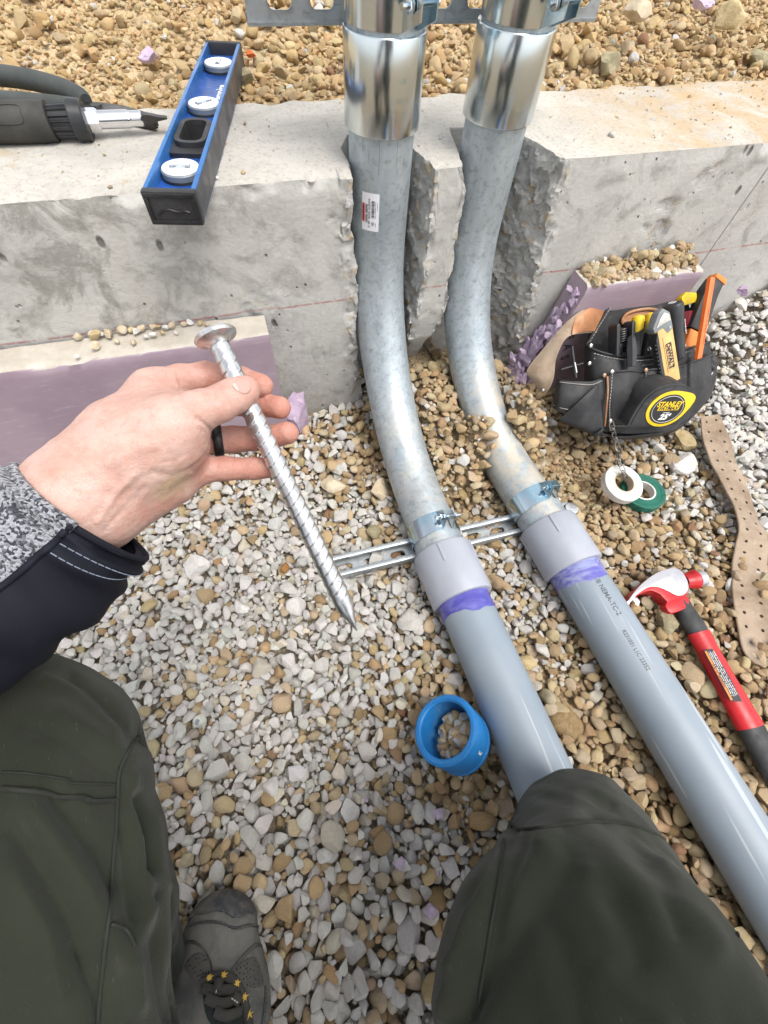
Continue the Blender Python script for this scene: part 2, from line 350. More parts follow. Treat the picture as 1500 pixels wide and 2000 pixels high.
k = NB('sand'); a = k.noise(7, 6, .65); b = k.noise(300, 5, .7); v3 = k.voro(150, out='Color'); sp = k.n('ShaderNodeSeparateColor'); k.l(v3, sp.inputs[0])
c = k.mix(k.ramp(a, .36, .64), (.46, .33, .17), (.62, .48, .30)); c = k.mix(k.math('MULTIPLY', sp.outputs[0], .5), c, (.62, .50, .34)); c = k.mix(k.math('MULTIPLY', k.ramp(b, .52, .7), .35), c, (.26, .18, .09)); k.color(c); k.rough(.95); k.set(Specular_IOR_Level=.2)
k.bump(k.math('ADD', b, k.math('MULTIPLY', k.voro(150), 1.5)), .8, .003)
# ================================================================ ground levels
YF, YB, ZT = .66, .918, .462                        # wall face, wall back, wall top
def ground(x, y):
    P = np.stack([x, y, np.zeros_like(x)], -1); z = .006 * fbm(P, 6, 3, 3) + .012 * vnoise(P, 2.1, 8)
    z = z + .03 * ss(.40, .66, y) * (1 - ss(.6, .9, x))
    z = z + .066 * np.exp(-((x - .312) / .062) ** 4) * ss(.345, .43, y) + .026 * np.exp(-((x - .318) / .05) ** 4) * ss(.45, .64, y) + .052 * np.exp(-((x - .492) / .06) ** 2) * ss(.36, .46, y) + .100 * np.exp(-((x - .382) / .030) ** 2 - ((y - .470) / .042) ** 2) + .098 * np.exp(-((x - .462) / .026) ** 2 - ((y - .478) / .055) ** 2) + .020 * np.exp(-((x - .262) / .022) ** 2 - ((y - .44) / .05) ** 2)
    z = z + .20 * ss(.82, 1.25, x) * ss(.36, .68, y) + .05 * ss(1.0, 1.5, x)
    z = z - .012 * np.exp(-((x - .60) / .08) ** 2 - ((y - .38) / .07) ** 2) - .010 * np.exp(-((x - .34) / .05) ** 2 - ((y + .02) / .09) ** 2)
    return z
def ground1(x, y): return float(ground(np.array([float(x)]), np.array([float(y)]))[0])
def backfill(x, y):
    P = np.stack([x, y, np.zeros_like(x)], -1); d = y - YB
    z = .452 + d * (.05 + .13 * ss(-.2, 1.2, x)) + .02 * ss(0, .5, d) * fbm(P, 3.2, 3, 5) + .008 * fbm(P, 13, 2, 6)
    return z + .05 * ss(.10, .45, d) * np.exp(-((x + .35) / .35) ** 2)
def sheet(name, fn, x0, x1, y0, y1, nx, ny, drop, mat, far=None):
    xs, ys = np.linspace(x0, x1, nx), np.linspace(y0, y1, ny); X, Y = np.meshgrid(xs, ys, indexing='ij'); Z = fn(X, Y) - drop
    if far is not None:                               # the border runs on flat to the horizon
        X[0] -= far; X[-1] += far; Y[:, 0] -= far
        if name == 'backfill': Y[:, 0] += far; Y[:, -1] += far
    return structure(mesh(name, (np.stack([X, Y, Z], -1).reshape(-1, 3), grid_faces(nx, ny)), mat, None, 180))
GROUND = sheet('ground', ground, -1.2, 2.0, -.9, .75, 320, 168, .0175, 'fines', 500)
sheet('backfill', backfill, -2.0, 3.6, YB - .012, 4.2, 220, 130, .004, 'sand', 500)

# ================================================================ concrete wall with two broken-out slots
def wall():
    zs = np.concatenate([np.linspace(-.07, .10, 34)[:-1], np.linspace(.10, .44, 96)[:-1], np.linspace(.44, ZT, 9)]); Z = zs
    I = lambda *p: np.interp(Z, [a for a, b in p], [b for a, b in p])
    pts = []
    def add(x, y, rough, n): pts.append((np.broadcast_to(x, Z.shape), np.broadcast_to(y, Z.shape), rough, n))
    xB = I((0, .180), (.06, .176), (.18, .166), (.27, .170), (.34, .1655), (.40, .160), (.46, .163)); yB = YF + .0 * Z
    add(-9.0, YF, 0, 24); add(-1.30, YF, 0, 150); add(-.25, YF, 0, 82); add(xB - .03, YF, .0, 14); add(xB, yB + .001, 1, 16); add(xB + .002, YF + .045, .55, 14); add(xB + .004, YF + .085, .25, 12)
    add(.186, YF + .125, .2, 26); add(.262, YF + .125, .2, 14); add(.2715, YF + .080, .12, 12); add(I((0, .276), (.16, .272), (.46, .2735)), YF + .052 + I((0, .03), (.2, .0), (.5, 0)), .9, 14)
    yG = YF + I((0, .055), (.10, .045), (.17, .012), (.22, .002), (.46, .0)); add(I((0, .292), (.12, .286), (.2, .280), (.34, .290), (.43, .284), (.46, .283)), yG, 1, 8); add(I((0, .298), (.12, .294), (.2, .288), (.34, .298), (.43, .293), (.46, .290)), yG + .0005, .15, 14); add(I((0, .312), (.12, .312), (.2, .329), (.26, .336), (.33, .331), (.38, .328), (.43, .329), (.446, .323), (.46, .316)), yG + .0005, .15, 8)
    add(I((0, .318), (.12, .318), (.2, .336), (.26, .342), (.33, .3375), (.38, .3345), (.43, .336), (.446, .330), (.46, .322)), yG + .001, 1, 14); add(I((0, .330), (.2, .3400), (.46, .336)), YF + .055 + I((0, .03), (.2, .0), (.5, 0)), .6, 14)
    add(.350, YF + .125, .2, 30); add(.4485, YF + .125, .25, 16); add(I((0, .475), (.3, .462), (.46, .4605)), YF + .078, .95, 22)
    add(I((0, .53), (.1, .540), (.236, .522), (.31, .508), (.385, .498), (.46, .4895)), YF + .001, 1, 12); add(I((0, .56), (.236, .545), (.46, .51)), YF, .0, 66); add(.9060 + .0, YF, 0, 3); add(.9085, YF + .006, .1, 3); add(.9115, YF + .001, 0, 110); add(1.65, YF, 0, 40); add(2.6, YF, 0, 24); add(10.0, YF, 0, 0)
    Xc, Yc, Bk = [], [], []
    for a, b in zip(pts[:-1], pts[1:]):
        for t in np.arange(a[3]) / a[3]: Xc.append(a[0] + (b[0] - a[0]) * t); Yc.append(a[1] + (b[1] - a[1]) * t); Bk.append(a[2] + (b[2] - a[2]) * t)
    Xc.append(pts[-1][0]); Yc.append(pts[-1][1]); Bk.append(0); X = np.stack(Xc); Y = np.stack(Yc); B = np.repeat(np.array(Bk)[:, None], len(Z), 1); ZZ = np.repeat(Z[None], len(X), 0)
    P = np.stack([X, Y, ZZ], -1); topf = 1 - ss(ZT - .05, ZT, ZZ) * .55
    cv, cd = cellular(P + .006 * np.stack([fbm(P, 60, 2, 5), fbm(P, 60, 2, 6), fbm(P, 60, 2, 7)], -1), 52, 4); cv2, _ = cellular(P, 190, 14); ed = fbm(P, 34, 4, 21); e2 = fbm(P, 28, 4, 33)
    amp = B * topf; X = X + amp * (.0060 * ed + .0062 * (cv - .5) + .0016 * (cv2 - .5)); Y = Y + amp * (.007 * e2 + .008 * (cv - .45) + .002 * (cv2 - .5)); ZZ = ZZ + amp * .003 * vnoise(P, 60, 40) * (ZZ < ZT - .004)
    chip = ss(.42, .60, fbm(P, 19, 3, 51)) * ss(.0, .3, fbm(P, 5, 2, 77)) * (B < .3) * (P[..., 1] < YF + .004); Y = Y + chip * (.004 + .004 * (cv - .3)); B = np.maximum(B, chip * .8)
    rim = ss(ZT - .022, ZT, ZZ) * (P[..., 1] < YF + .01) * (B < .4); rc = ss(.05, .5, fbm(P, 26, 3, 61)); Y = Y + rim * (.0015 + .006 * rc); ZZ = ZZ - ss(ZT - .004, ZT, ZZ) * (P[..., 1] < YF + .02) * (.001 + .004 * rc)
    und = .0012 * fbm(P, 9, 3, 91); Y = Y + und
    n, m = X.shape; V = [np.stack([X, Y, ZZ], -1).reshape(-1, 3)]; F = grid_faces(n, m); A = [B.reshape(-1)]
    ts = np.array([.004, .012, .03, .06, .1, .16, .24, .34, .45, .56, .67, .78, .88, .96, 1.0]); tx, ty, tz = X[:, -1], Y[:, -1], ZZ[:, -1]
    T = []
    for t in ts:
        yy = ty + (YB - ty) * t; xx = tx * (1 - t) + t * np.linspace(tx[0], tx[-1], n) * 0 + t * tx; Pn = np.stack([xx, yy, np.full(n, ZT)], -1)
        T.append(np.stack([xx, yy, tz * (1 - ss(0, .06, t)) + ZT * ss(0, .06, t) + .0016 * fbm(Pn, 24, 3, 15) - .004 * ss(.9, 1, t) * (vnoise(Pn, 30, 3) + .3)], -1))
    base = n * m; V.append(np.stack(T, 1).reshape(-1, 3)); q = len(ts); F += [(i * m + m - 1, (i + 1) * m + m - 1, base + (i + 1) * q, base + i * q) for i in range(n - 1)]
    F += [tuple(base + a for a in f) for f in grid_faces(n, q)]; A.append(np.zeros(n * q)); bk = base + n * q
    V.append(np.stack([tx, np.full(n, YB), np.full(n, .20)], -1)); A.append(np.zeros(n)); F += [(base + i * q + q - 1, base + (i + 1) * q + q - 1, bk + i + 1, bk + i) for i in range(n - 1)]
    o = mesh('concrete_wall', (np.concatenate(V), F), 'concrete', None, 35); a = o.data.attributes.new('broken', 'FLOAT', 'POINT'); a.data.foreach_set('value', np.concatenate(A).astype(np.float32))
    return tag(o, 'grey concrete foundation wall with two broken-out slots for the conduits', 'wall')
wall()

# ================================================================ gravel
def rock_sphere(kind, seed, sub=3):
    r = np.random.default_rng(seed); bm = bmesh.new(); bmesh.ops.create_icosphere(bm, subdivisions=sub, radius=1.0); v, f = bm_vf(bm)
    if kind == 'angular':
        for _ in range(12):
            n = r.normal(size=3); n /= np.linalg.norm(n); d = r.uniform(.42, .82); s = v @ n - d; v = v - np.where(s > 0, s * .97, 0)[:, None] * n
        v = v * (1 + .045 * fbm(v + seed, 2.2, 3, seed))[:, None]
    else:
        for _ in range(7):
            n = r.normal(size=3); n /= np.linalg.norm(n); d = r.uniform(.66, .9); s = v @ n - d; v = v - np.where(s > 0, s * .8, 0)[:, None] * n
        v = v * (1 + .10 * fbm(v + seed, 1.1, 3, seed))[:, None]
    v = v - v.mean(0); return v / np.abs(v).max(0), f
NA, NR = 22, 18
PROTO = bpy.data.collections.new('stone_shapes')
for i in range(NA + NR):
    kd = 'angular' if i < NA else 'round'; v, f = rock_sphere(kd, 100 + i); me = bpy.data.meshes.new('stone_%02d' % i); me.from_pydata([tuple(p) for p in v], [], f); me.materials.append(MATS['stone']); me.shade_smooth()
    if kd == 'angular': me.set_sharp_from_angle(angle=R_(32))
    po = bpy.data.objects.new('stone_%02d' % i, me); PROTO.objects.link(po)

# pipe centre lines (metres): vertical riser, 90 degree sweep of 0.33 m radius, then level run towards the viewer
def elbow_path(cx, cy, ang, z_top, z_low, rad=.33, run=.12):
    d = np.array([math.sin(ang), -math.cos(ang), 0]); P = [np.array([cx, cy, z]) for z in np.linspace(z_top, z_low + rad, 8)]
    for a in np.linspace(0, math.pi / 2, 34)[1:]: P.append(np.array([cx, cy, z_low + rad]) + d * rad * (1 - math.cos(a)) + np.array([0, 0, -rad * math.sin(a)]))
    e = P[-1]
    for t in np.linspace(0, run, 5)[1:]: P.append(e + d * t)
    return np.array(P)
EL = elbow_path(.2135, .700, R_(1.0), .54, .046); ER = elbow_path(.3860, .706, R_(6.0), .54, .046)
PL = [EL[-1], np.array([.236, -.10, .056]), np.array([.256, -.75, .07])]; PR = [ER[-1], np.array([.462, -.20, .052]), np.array([.502, -.80, .06])]
def densify(pts, h=.008):
    out = []
    for a, b in zip(pts[:-1], pts[1:]): n = max(2, int(np.linalg.norm(b - a) / h)); out += [a + (b - a) * t for t in np.arange(n) / n]
    return np.array(out + [pts[-1]])
AXES = np.concatenate([densify(list(EL[::2])), densify(PL), densify(list(ER[::2])), densify(PR)])

class Bed:
    """stones dropped one after another, each settling in the lowest spot it is offered"""
    def __init__(s, fn, x0, x1, y0, y1, res, start, keep):
        s.x0, s.y0, s.res, s.fn = x0, y0, res, fn; s.nx, s.ny = int((x1 - x0) / res), int((y1 - y0) / res)
        X, Y = np.meshgrid(x0 + np.arange(s.nx) * res, y0 + np.arange(s.ny) * res, indexing='ij'); s.G = fn(X, Y); s.H = s.G - start
        P, dep = project(np.stack([X, Y, s.G], -1)); vis = (dep > .05) & (P[..., 0] > -420) & (P[..., 0] < 1980) & (P[..., 1] > -220) & (P[..., 1] < 2480); vis &= keep(X, Y)
        s.grade = lambda y: 1.0
        s.ok = np.argwhere(vis); s.area = len(s.ok) * res * res; s.out = []
    def drop(s, n, size, tanf, rng, cands=5, reject=None, sink=.62):
        C = s.ok[rng.integers(0, len(s.ok), (n, cands))]; g = s.H - s.G
        for i in range(n):
            c = C[i]; rel = s.H[c[:, 0], c[:, 1]] - s.G[c[:, 0], c[:, 1]]; j = int(rel.argmin()); ix, iy = int(c[j, 0]), int(c[j, 1]); a = size(rng) * s.grade(s.y0 + iy * s.res); b = a * rng.uniform(.6, .95); cc = a * rng.uniform(.42, .72)
            m = (a + b) / 2; w = max(1, int(m / s.res)); x0, x1, y0, y1 = max(ix - w, 0), min(ix + w + 1, s.nx), max(iy - w, 0), min(iy + w + 1, s.ny); h = s.H[x0:x1, y0:y1]
            xx = (np.arange(x0, x1) - ix)[:, None] * s.res; yy = (np.arange(y0, y1) - iy)[None] * s.res; q = 1 - (xx * xx + yy * yy) / (m * m); ins = q > 0
            if not ins.any(): continue
            z = float(h[ins].mean()) * .6 + float(h[ins].max()) * .4 + cc * sink; x, y = s.x0 + ix * s.res, s.y0 + iy * s.res
            if reject is not None and reject(x, y, z, m): continue
            np.maximum(h, np.where(ins, z + cc * np.sqrt(np.maximum(q, 0)), -9), out=h); s.out.append((x, y, z, a, b, cc))
def hide_in_pipe(x, y, z, m):
    d = AXES - np.array([x, y, z]); return float((d * d).sum(1).min()) < (.0445 + m * .45) ** 2
def scatter(name, arr, tanf, seed, label, cat='gravel'):
    r = np.random.default_rng(seed); A = np.array(arr); n = len(A); tf = tanf(A[:, 0], A[:, 1]); tan = r.random(n) < tf
    me = bpy.data.meshes.new(name); me.vertices.add(n); me.vertices.foreach_set('co', A[:, :3].astype(np.float32).ravel())
    rot = np.stack([r.normal(0, .42, n), r.normal(0, .42, n), r.uniform(0, 6.28, n)], 1); idx = np.where(tan, np.where(r.random(n) < .5, NA + r.integers(0, NR, n), r.integers(0, NA, n)), np.where(r.random(n) < .94, r.integers(0, NA, n), NA + r.integers(0, NR, n)))
    wh = np.array([.80, .775, .735]) * r.uniform(.76, 1.08, n)[:, None] * (1 + r.normal(0, .018, (n, 3))); warm = r.random(n) < .10; wh[warm] *= np.array([1.0, .93, .80])
    br = np.array([[.54, .40, .23], [.60, .48, .31], [.44, .30, .15], [.62, .53, .40], [.51, .41, .28], [.38, .25, .12]])[r.choice(6, n, p=[.28, .24, .15, .15, .12, .06])] * np.array([1.05, .98, .84]) * r.uniform(.75, 1.15, n)[:, None] * (1 + r.normal(0, .03, (n, 3)))
    gold = A[:, 1] > YB - .03; br[gold] = br[gold] * np.array([1.06, 1.02, .93]) + np.array([.05, .035, .01]); far = (A[:, 0] > .72) & (A[:, 1] > .08) & (A[:, 1] < YF + .02); wh[far] *= 1.14; rust = r.random(n) < .008; br[rust] = (.30, .13, .045); tint = np.where(tan[:, None], br, wh)
    for nm, ty, dat in (('rot', 'FLOAT_VECTOR', rot), ('scl', 'FLOAT_VECTOR', A[:, 3:6]), ('idx', 'INT', idx), ('tint', 'FLOAT_COLOR', np.concatenate([tint, np.ones((n, 1))], 1))):
        at_ = me.attributes.new(nm, ty, 'POINT'); key = {'FLOAT_VECTOR': 'vector', 'INT': 'value', 'FLOAT_COLOR': 'color'}[ty]; at_.data.foreach_set(key, np.ascontiguousarray(dat, dtype=np.int32 if ty == 'INT' else np.float32).ravel())
    o = new_obj(name, me); ng = bpy.data.node_groups.get('scatter_stones')
    if ng is None:
        ng = bpy.data.node_groups.new('scatter_stones', 'GeometryNodeTree'); ng.interface.new_socket('Geometry', in_out='INPUT', socket_type='NodeSocketGeometry'); ng.interface.new_socket('Geometry', in_out='OUTPUT', socket_type='NodeSocketGeometry')
        N, L = ng.nodes, ng.links; gi, go = N.new('NodeGroupInput'), N.new('NodeGroupOutput'); ip = N.new('GeometryNodeInstanceOnPoints'); ci = N.new('GeometryNodeCollectionInfo'); ci.inputs['Collection'].default_value = PROTO
        ci.inputs['Separate Children'].default_value = True; ci.inputs['Reset Children'].default_value = True; ip.inputs['Pick Instance'].default_value = True
        L.new(gi.outputs[0], ip.inputs['Points']); L.new(ci.outputs[0], ip.inputs['Instance'])
        for nm, ty, so in (('idx', 'INT', 'Instance Index'), ('rot', 'FLOAT_VECTOR', 'Rotation'), ('scl', 'FLOAT_VECTOR', 'Scale')):
            na = N.new('GeometryNodeInputNamedAttribute'); na.data_type = ty; na.inputs['Name'].default_value = nm; L.new(na.outputs['Attribute'], ip.inputs[so])
        L.new(ip.outputs[0], go.inputs[0])
    md = o.modifiers.new('stones', 'NODES'); md.node_group = ng; o['kind'] = 'stuff'; o['label'] = label; o['category'] = cat; return o
TAN = [(500,1150,.10),(300,1250,.10),(600,1000,.05),(650,1300,.10),(500,1500,.12),(600,1700,.2),(400,1650,.35),(750,1550,.2),(850,1650,.4),(900,1500,.75),(800,1800,.3),(650,1900,.3),(560,1800,.4),(810,1330,.65),(780,1200,.2),(700,1180,.1),(720,880,.85),(660,960,.7),(640,860,.5),(780,1010,.5),(700,1010,.35),(870,800,1),(900,950,.95),(960,1100,.5),(1010,1200,.35),(1020,1300,.75),(1080,1420,1),(1200,1500,1),(1020,830,.85),(1150,900,1),(1080,950,1),(1200,1020,1),(1200,1120,.9),(1300,1050,.8),(1350,950,.5),(1300,880,.6),(1400,1100,.7),(1300,1300,1),(1350,1450,1),(1480,1600,1),(1420,1250,.95),(1440,800,.02),(1450,650,.02),(1480,1000,.2),(1490,540,.6),(1420,545,.85),(1420,900,.08),(1480,850,.02),(1340,690,.05)]
_tw = np.array([atz(a, b, 0.0)[:2] for a, b, c in TAN]); _tc = np.array([c for a, b, c in TAN])
def tan_front(x, y):
    d2 = (np.asarray(x)[:, None] - _tw[:, 0]) ** 2 + (np.asarray(y)[:, None] - _tw[:, 1]) ** 2; w = 1 / (d2 + .0004) ** 2; return (w * _tc).sum(1) / w.sum(1)
rg = np.random.default_rng(5)
_gv = np.array([tuple(v.co) for v in GROUND.data.vertices]); _gd = np.clip(1.5 * np.exp(-((_gv[:, 0] - .60) / .085) ** 2 - ((_gv[:, 1] - .375) / .07) ** 2) + np.exp(-((_gv[:, 0] - .342) / .05) ** 2 - ((_gv[:, 1] + .03) / .10) ** 2) + .7 * np.exp(-((_gv[:, 0] - .17) / .03) ** 2 - ((_gv[:, 1] - .50) / .08) ** 2) + .9 * np.exp(-((_gv[:, 0] - .50) / .05) ** 2 - ((_gv[:, 1] - .46) / .06) ** 2) + .8 * np.exp(-((_gv[:, 0] - .31) / .05) ** 2 - ((_gv[:, 1] - .56) / .06) ** 2), 0, 1); _gv2 = _gv.copy(); _gv2[:, 2] += .0135 * _gd * (.75 + .4 * fbm(_gv, 45, 3, 9)); GROUND.data.vertices.foreach_set('co', _gv2.astype(np.float32).ravel()); GROUND.data.attributes.new('dirt', 'FLOAT', 'POINT').data.foreach_set('value', _gd.astype(np.float32))
_ga = GROUND.data.attributes.new('tan', 'FLOAT', 'POINT'); _ga.data.foreach_set('value', np.concatenate([tan_front(c_[:, 0], c_[:, 1]) for c_ in np.array_split(_gv, 20)]).astype(np.float32))
bed = Bed(ground, -.95, 1.95, -.75, YF + .10, .003, .015, lambda X, Y: (Y < YF - .006) | ((X > .186) & (X < .258)) | ((X > .352) & (X < .445)))
dirt = lambda x, y: math.exp(-((x - .595) / .07) ** 2 - ((y - .375) / .06) ** 2) + .8 * math.exp(-((x - .34) / .045) ** 2 - ((y - .02) / .06) ** 2) + .7 * math.exp(-((x - .345) / .04) ** 2 - ((y + .12) / .04) ** 2)
def rej_front(x, y, z, m): return hide_in_pipe(x, y, z, m) or (m > .006 and rg.random() < dirt(x, y))
big_st = lambda r: float(np.clip(r.lognormal(math.log(.0100), .28), .0062, .0200)); mid_st = lambda r: float(np.clip(r.lognormal(math.log(.0080), .28), .0042, .014)); tiny_st = lambda r: r.uniform(.0020, .0052)
bed.grade = lambda y: 1.17 - .22 * max(0.0, min(1.0, (y + .30) / .5))
bed.drop(int(bed.area / .00034), mid_st, None, rg, 4, rej_front); bed.drop(int(bed.area / .00034), big_st, None, rg, 9, rej_front, .74); bed.drop(int(bed.area / .00040), mid_st, None, rg, 20, rej_front, .70); bed.drop(int(bed.area / .00034), tiny_st, None, rg, 12, rej_front)
_rn = np.array([-.47, .41, .78]); _rn /= np.linalg.norm(_rn); RING_N, RING_C, RING_L = _rn, atz(868, 1423, .082), .054      # the blue bushing and the stones lying inside it
for _ in range(120):
    _a = float(rg.uniform(.006, .0115)); _p = rg.normal(size=3); _p -= (_p @ _rn) * _rn; _p = _p / np.linalg.norm(_p) * .030 * math.sqrt(rg.random()); _q = RING_C - _rn * rg.uniform(.032, .058) + _p
    if _q[2] > -.005: bed.out.append((*[float(x) for x in _q], _a, _a * .8, _a * .7))
scatter('gravel', bed.out, tan_front, 3, 'white crushed stone and tan pebbles covering the ground in front of the wall')
bk = Bed(backfill, -1.9, 3.2, YB - .02, 2.7, .004, .006, lambda X, Y: Y > YB - .004)
bst = lambda r: float(np.clip(r.lognormal(math.log(.0066), .38), .003, .0175)); bt = lambda r: r.uniform(.0022, .0050)
def rej_back(x, y, z, m): return (m > .0068 and x < .15 and rg.random() < .62 * (1 - max(0, min(1, (x + .1) / .25)))) or (m < .006 and False)
bk.drop(int(bk.area / .00040), bst, None, rg, 4, rej_back); bk.drop(int(bk.area / .00030), bst, None, rg, 6, rej_back); bk.drop(int(bk.area / .00008), bt, None, rg, 8, rej_back)
scatter('backfill_gravel', bk.out, lambda x, y: np.full(len(x), .97), 4, 'tan pebbles and sandy backfill piled behind the concrete wall')
print('stones', len(bed.out), len(bk.out))
# ================================================================ metals and plastics
def galv(name, base=(.44, .495, .53), rough=.50, sp=46, streak=(1, 1, .12), metal=.6):
    q = NB(name); v = q.voro(sp, out='Color'); s = q.n('ShaderNodeSeparateColor'); q.l(v, s.inputs[0]); st = q.noise(60, 5, .65, vec=q.mapped(streak), dist=.3); cl = q.noise(13, 4, .6)
    c = q.mix(q.math('MULTIPLY', s.outputs[0], .22), base, tuple(x * .62 for x in base)); c = q.mix(q.math('MULTIPLY', q.ramp(st, .45, .72), .5), c, tuple(min(1, x * 1.28) for x in base)); c = q.mix(q.math('MULTIPLY', q.ramp(cl, .5, .7), .35), c, (base[0] * .62, base[1] * .70, base[2] * .78))
    sc = q.noise(300, 2, .5, vec=q.mapped((1, 1, .05), (.3, .2, .1))); c = q.mix(q.math('MULTIPLY', q.ramp(sc, .70, .74), .5), c, (.10, .10, .10)); mo = q.noise(95, 6, .7, dist=.5); cr = q.noise(170, 3, .6, vec=q.mapped((.18, 1, 1))); c = q.mix(q.math('MULTIPLY', q.ramp(cr, .62, .70), .4), c, tuple(x * .42 for x in base)); c = q.mix(q.math('MULTIPLY', q.ramp(mo, .47, .66), .5), c, tuple(x * .5 for x in base)); dm = None
    if name == 'galvanised':
        g_ = q.n('ShaderNodeNewGeometry'); s_ = q.n('ShaderNodeSeparateXYZ'); q.l(g_.outputs['Normal'], s_.inputs[0]); zz = q.xyz()[2]; dm = q.math('MULTIPLY', q.math('MULTIPLY', q.ramp(s_.outputs[2], .25, .8), q.ramp(zz, .20, .09)), q.ramp(q.noise(22, 6, .7, dist=.5), .40, .62)); dm = q.math('MULTIPLY', dm, q.math('ADD', .40, q.math('MULTIPLY', q.ramp(q.xyz()[0], .33, .37), .6))); c = q.mix(q.math('MULTIPLY', dm, .9), c, (.54, .47, .37)); q.l(q.math('MULTIPLY', q.math('SUBTRACT', 1.0, q.math('MULTIPLY', dm, .7)), metal), q.b.inputs['Metallic'])
    q.color(c)
    r = q.n('ShaderNodeMapRange'); q.l(st, r.inputs[0]); r.inputs['To Min'].default_value = rough - .12; r.inputs['To Max'].default_value = rough + .14; q.rough(r.outputs[0]); (None if dm is not None else q.set(Metallic=metal)); q.bump(q.noise(140, 4, .6), .22, .0007); return q.m
galv('galvanised'); galv('galvanised_strut', (.40, .43, .45), .40, 90, (.1, 1, 1)); galv('galvanised_nail', (.66, .67, .68), .30, 120, (1, 1, 1), .95)
def zinc(name, tint):
    q = NB(name); n1 = q.noise(14, 4, .6, vec=q.mapped((1, 1, .35))); c = q.mix(q.ramp(n1, .36, .60), (.52, .61, .68), tint); q.color(c); q.set(Metallic=1.0)
    r = q.n('ShaderNodeMapRange'); q.l(q.noise(50, 5, .7), r.inputs[0]); r.inputs['To Min'].default_value = .10; r.inputs['To Max'].default_value = .27; q.rough(r.outputs[0]); q.bump(q.noise(260, 3, .6, vec=q.mapped((1, 1, .04))), .05, .0004); return q.m
zinc('zinc_bright', (.62, .66, .66)); zinc('zinc_blue', (.38, .56, .67))
q = NB('pvc_grey'); n1 = q.noise(5, 5, .6); c = q.mix(q.ramp(n1, .35, .65), (.215, .262, .312), (.255, .300, .348)); sc = q.noise(70, 2, .5, vec=q.mapped((1, .03, 1), (0, 0, .02))); c = q.mix(q.math('MULTIPLY', q.ramp(sc, .63, .68), .55), c, (.52, .55, .57))
c = q.mix(q.math('MULTIPLY', q.ramp(q.noise(30, 6, .75, dist=.6), .66, .8), .45), c, (.38, .30, .2)); q.color(c); q.rough(.47); q.bump(q.noise(400, 3), .08, .0003)
simple('pvc_fitting', (.345, .365, .42), .42, var=.06, vscale=14, bump=.08, bscale=300)
q = NB('primer_purple'); st = q.noise(42, 5, .7, vec=q.mapped((.25, 1.6, 1), (0, 0, .5)), dist=.4); c = q.mix(q.ramp(st, .40, .66), (.065, .060, .33), (.14, .14, .44)); q.color(c); q.rough(.34)
q = NB('primer_pale'); st = q.noise(36, 6, .75, vec=q.mapped((.2, 2.2, 1), (0, 0, .45)), dist=.5); c = q.mix(q.ramp(st, .40, .62), (.11, .105, .40), (.28, .31, .50)); q.color(c); q.rough(.36)
for nm, cc, rr in (('print_black', (.03, .03, .035), .5), ('print_red', (.55, .03, .03), .45), ('paper_white', (.78, .78, .82), .5), ('print_white', (.8, .8, .8), .5), ('print_yellow', (.80, .55, .02), .45), ('print_grey', (.075, .085, .095), .5), ('print_orange', (.75, .22, .03), .5)): simple(nm, cc, rr, var=.05)
simple('dark_thread', (.12, .11, .10), .6, .6, var=.2)

RP = .04445
def axis_frame(P, i, up=(0, 0, 1)):
    t = P[min(i + 1, len(P) - 1)] - P[max(i - 1, 0)]; return frame(P[i], t, z=up)
def conduit_elbow(P, side, label):
    t = thing('conduit_elbow', (P[0][0], P[0][1], P[0][2]), label, 'conduit', 'galvanised elbows'); path = densify(list(P), .012)
    mesh('pipe', tube(path, RP, 48), 'galvanised', t, 60)
    e = P[-1]; d = P[-1] - P[-2]; d /= np.linalg.norm(d); M = frame(e - d * .004, d, z=(0, 0, 1)); prof = []
    for j in range(5): prof += [(j * .0022, RP + .0002), (j * .0022 + .0011, RP + .0016)]
    mesh('thread', lathe(prof, M, 48), 'galvanised_strut', t, 60); return t
eL = conduit_elbow(EL, 'L', 'galvanised steel conduit elbow with the white barcode sticker'); eR = conduit_elbow(ER, 'R', 'galvanised steel conduit elbow without a sticker, beside the tool pouch')

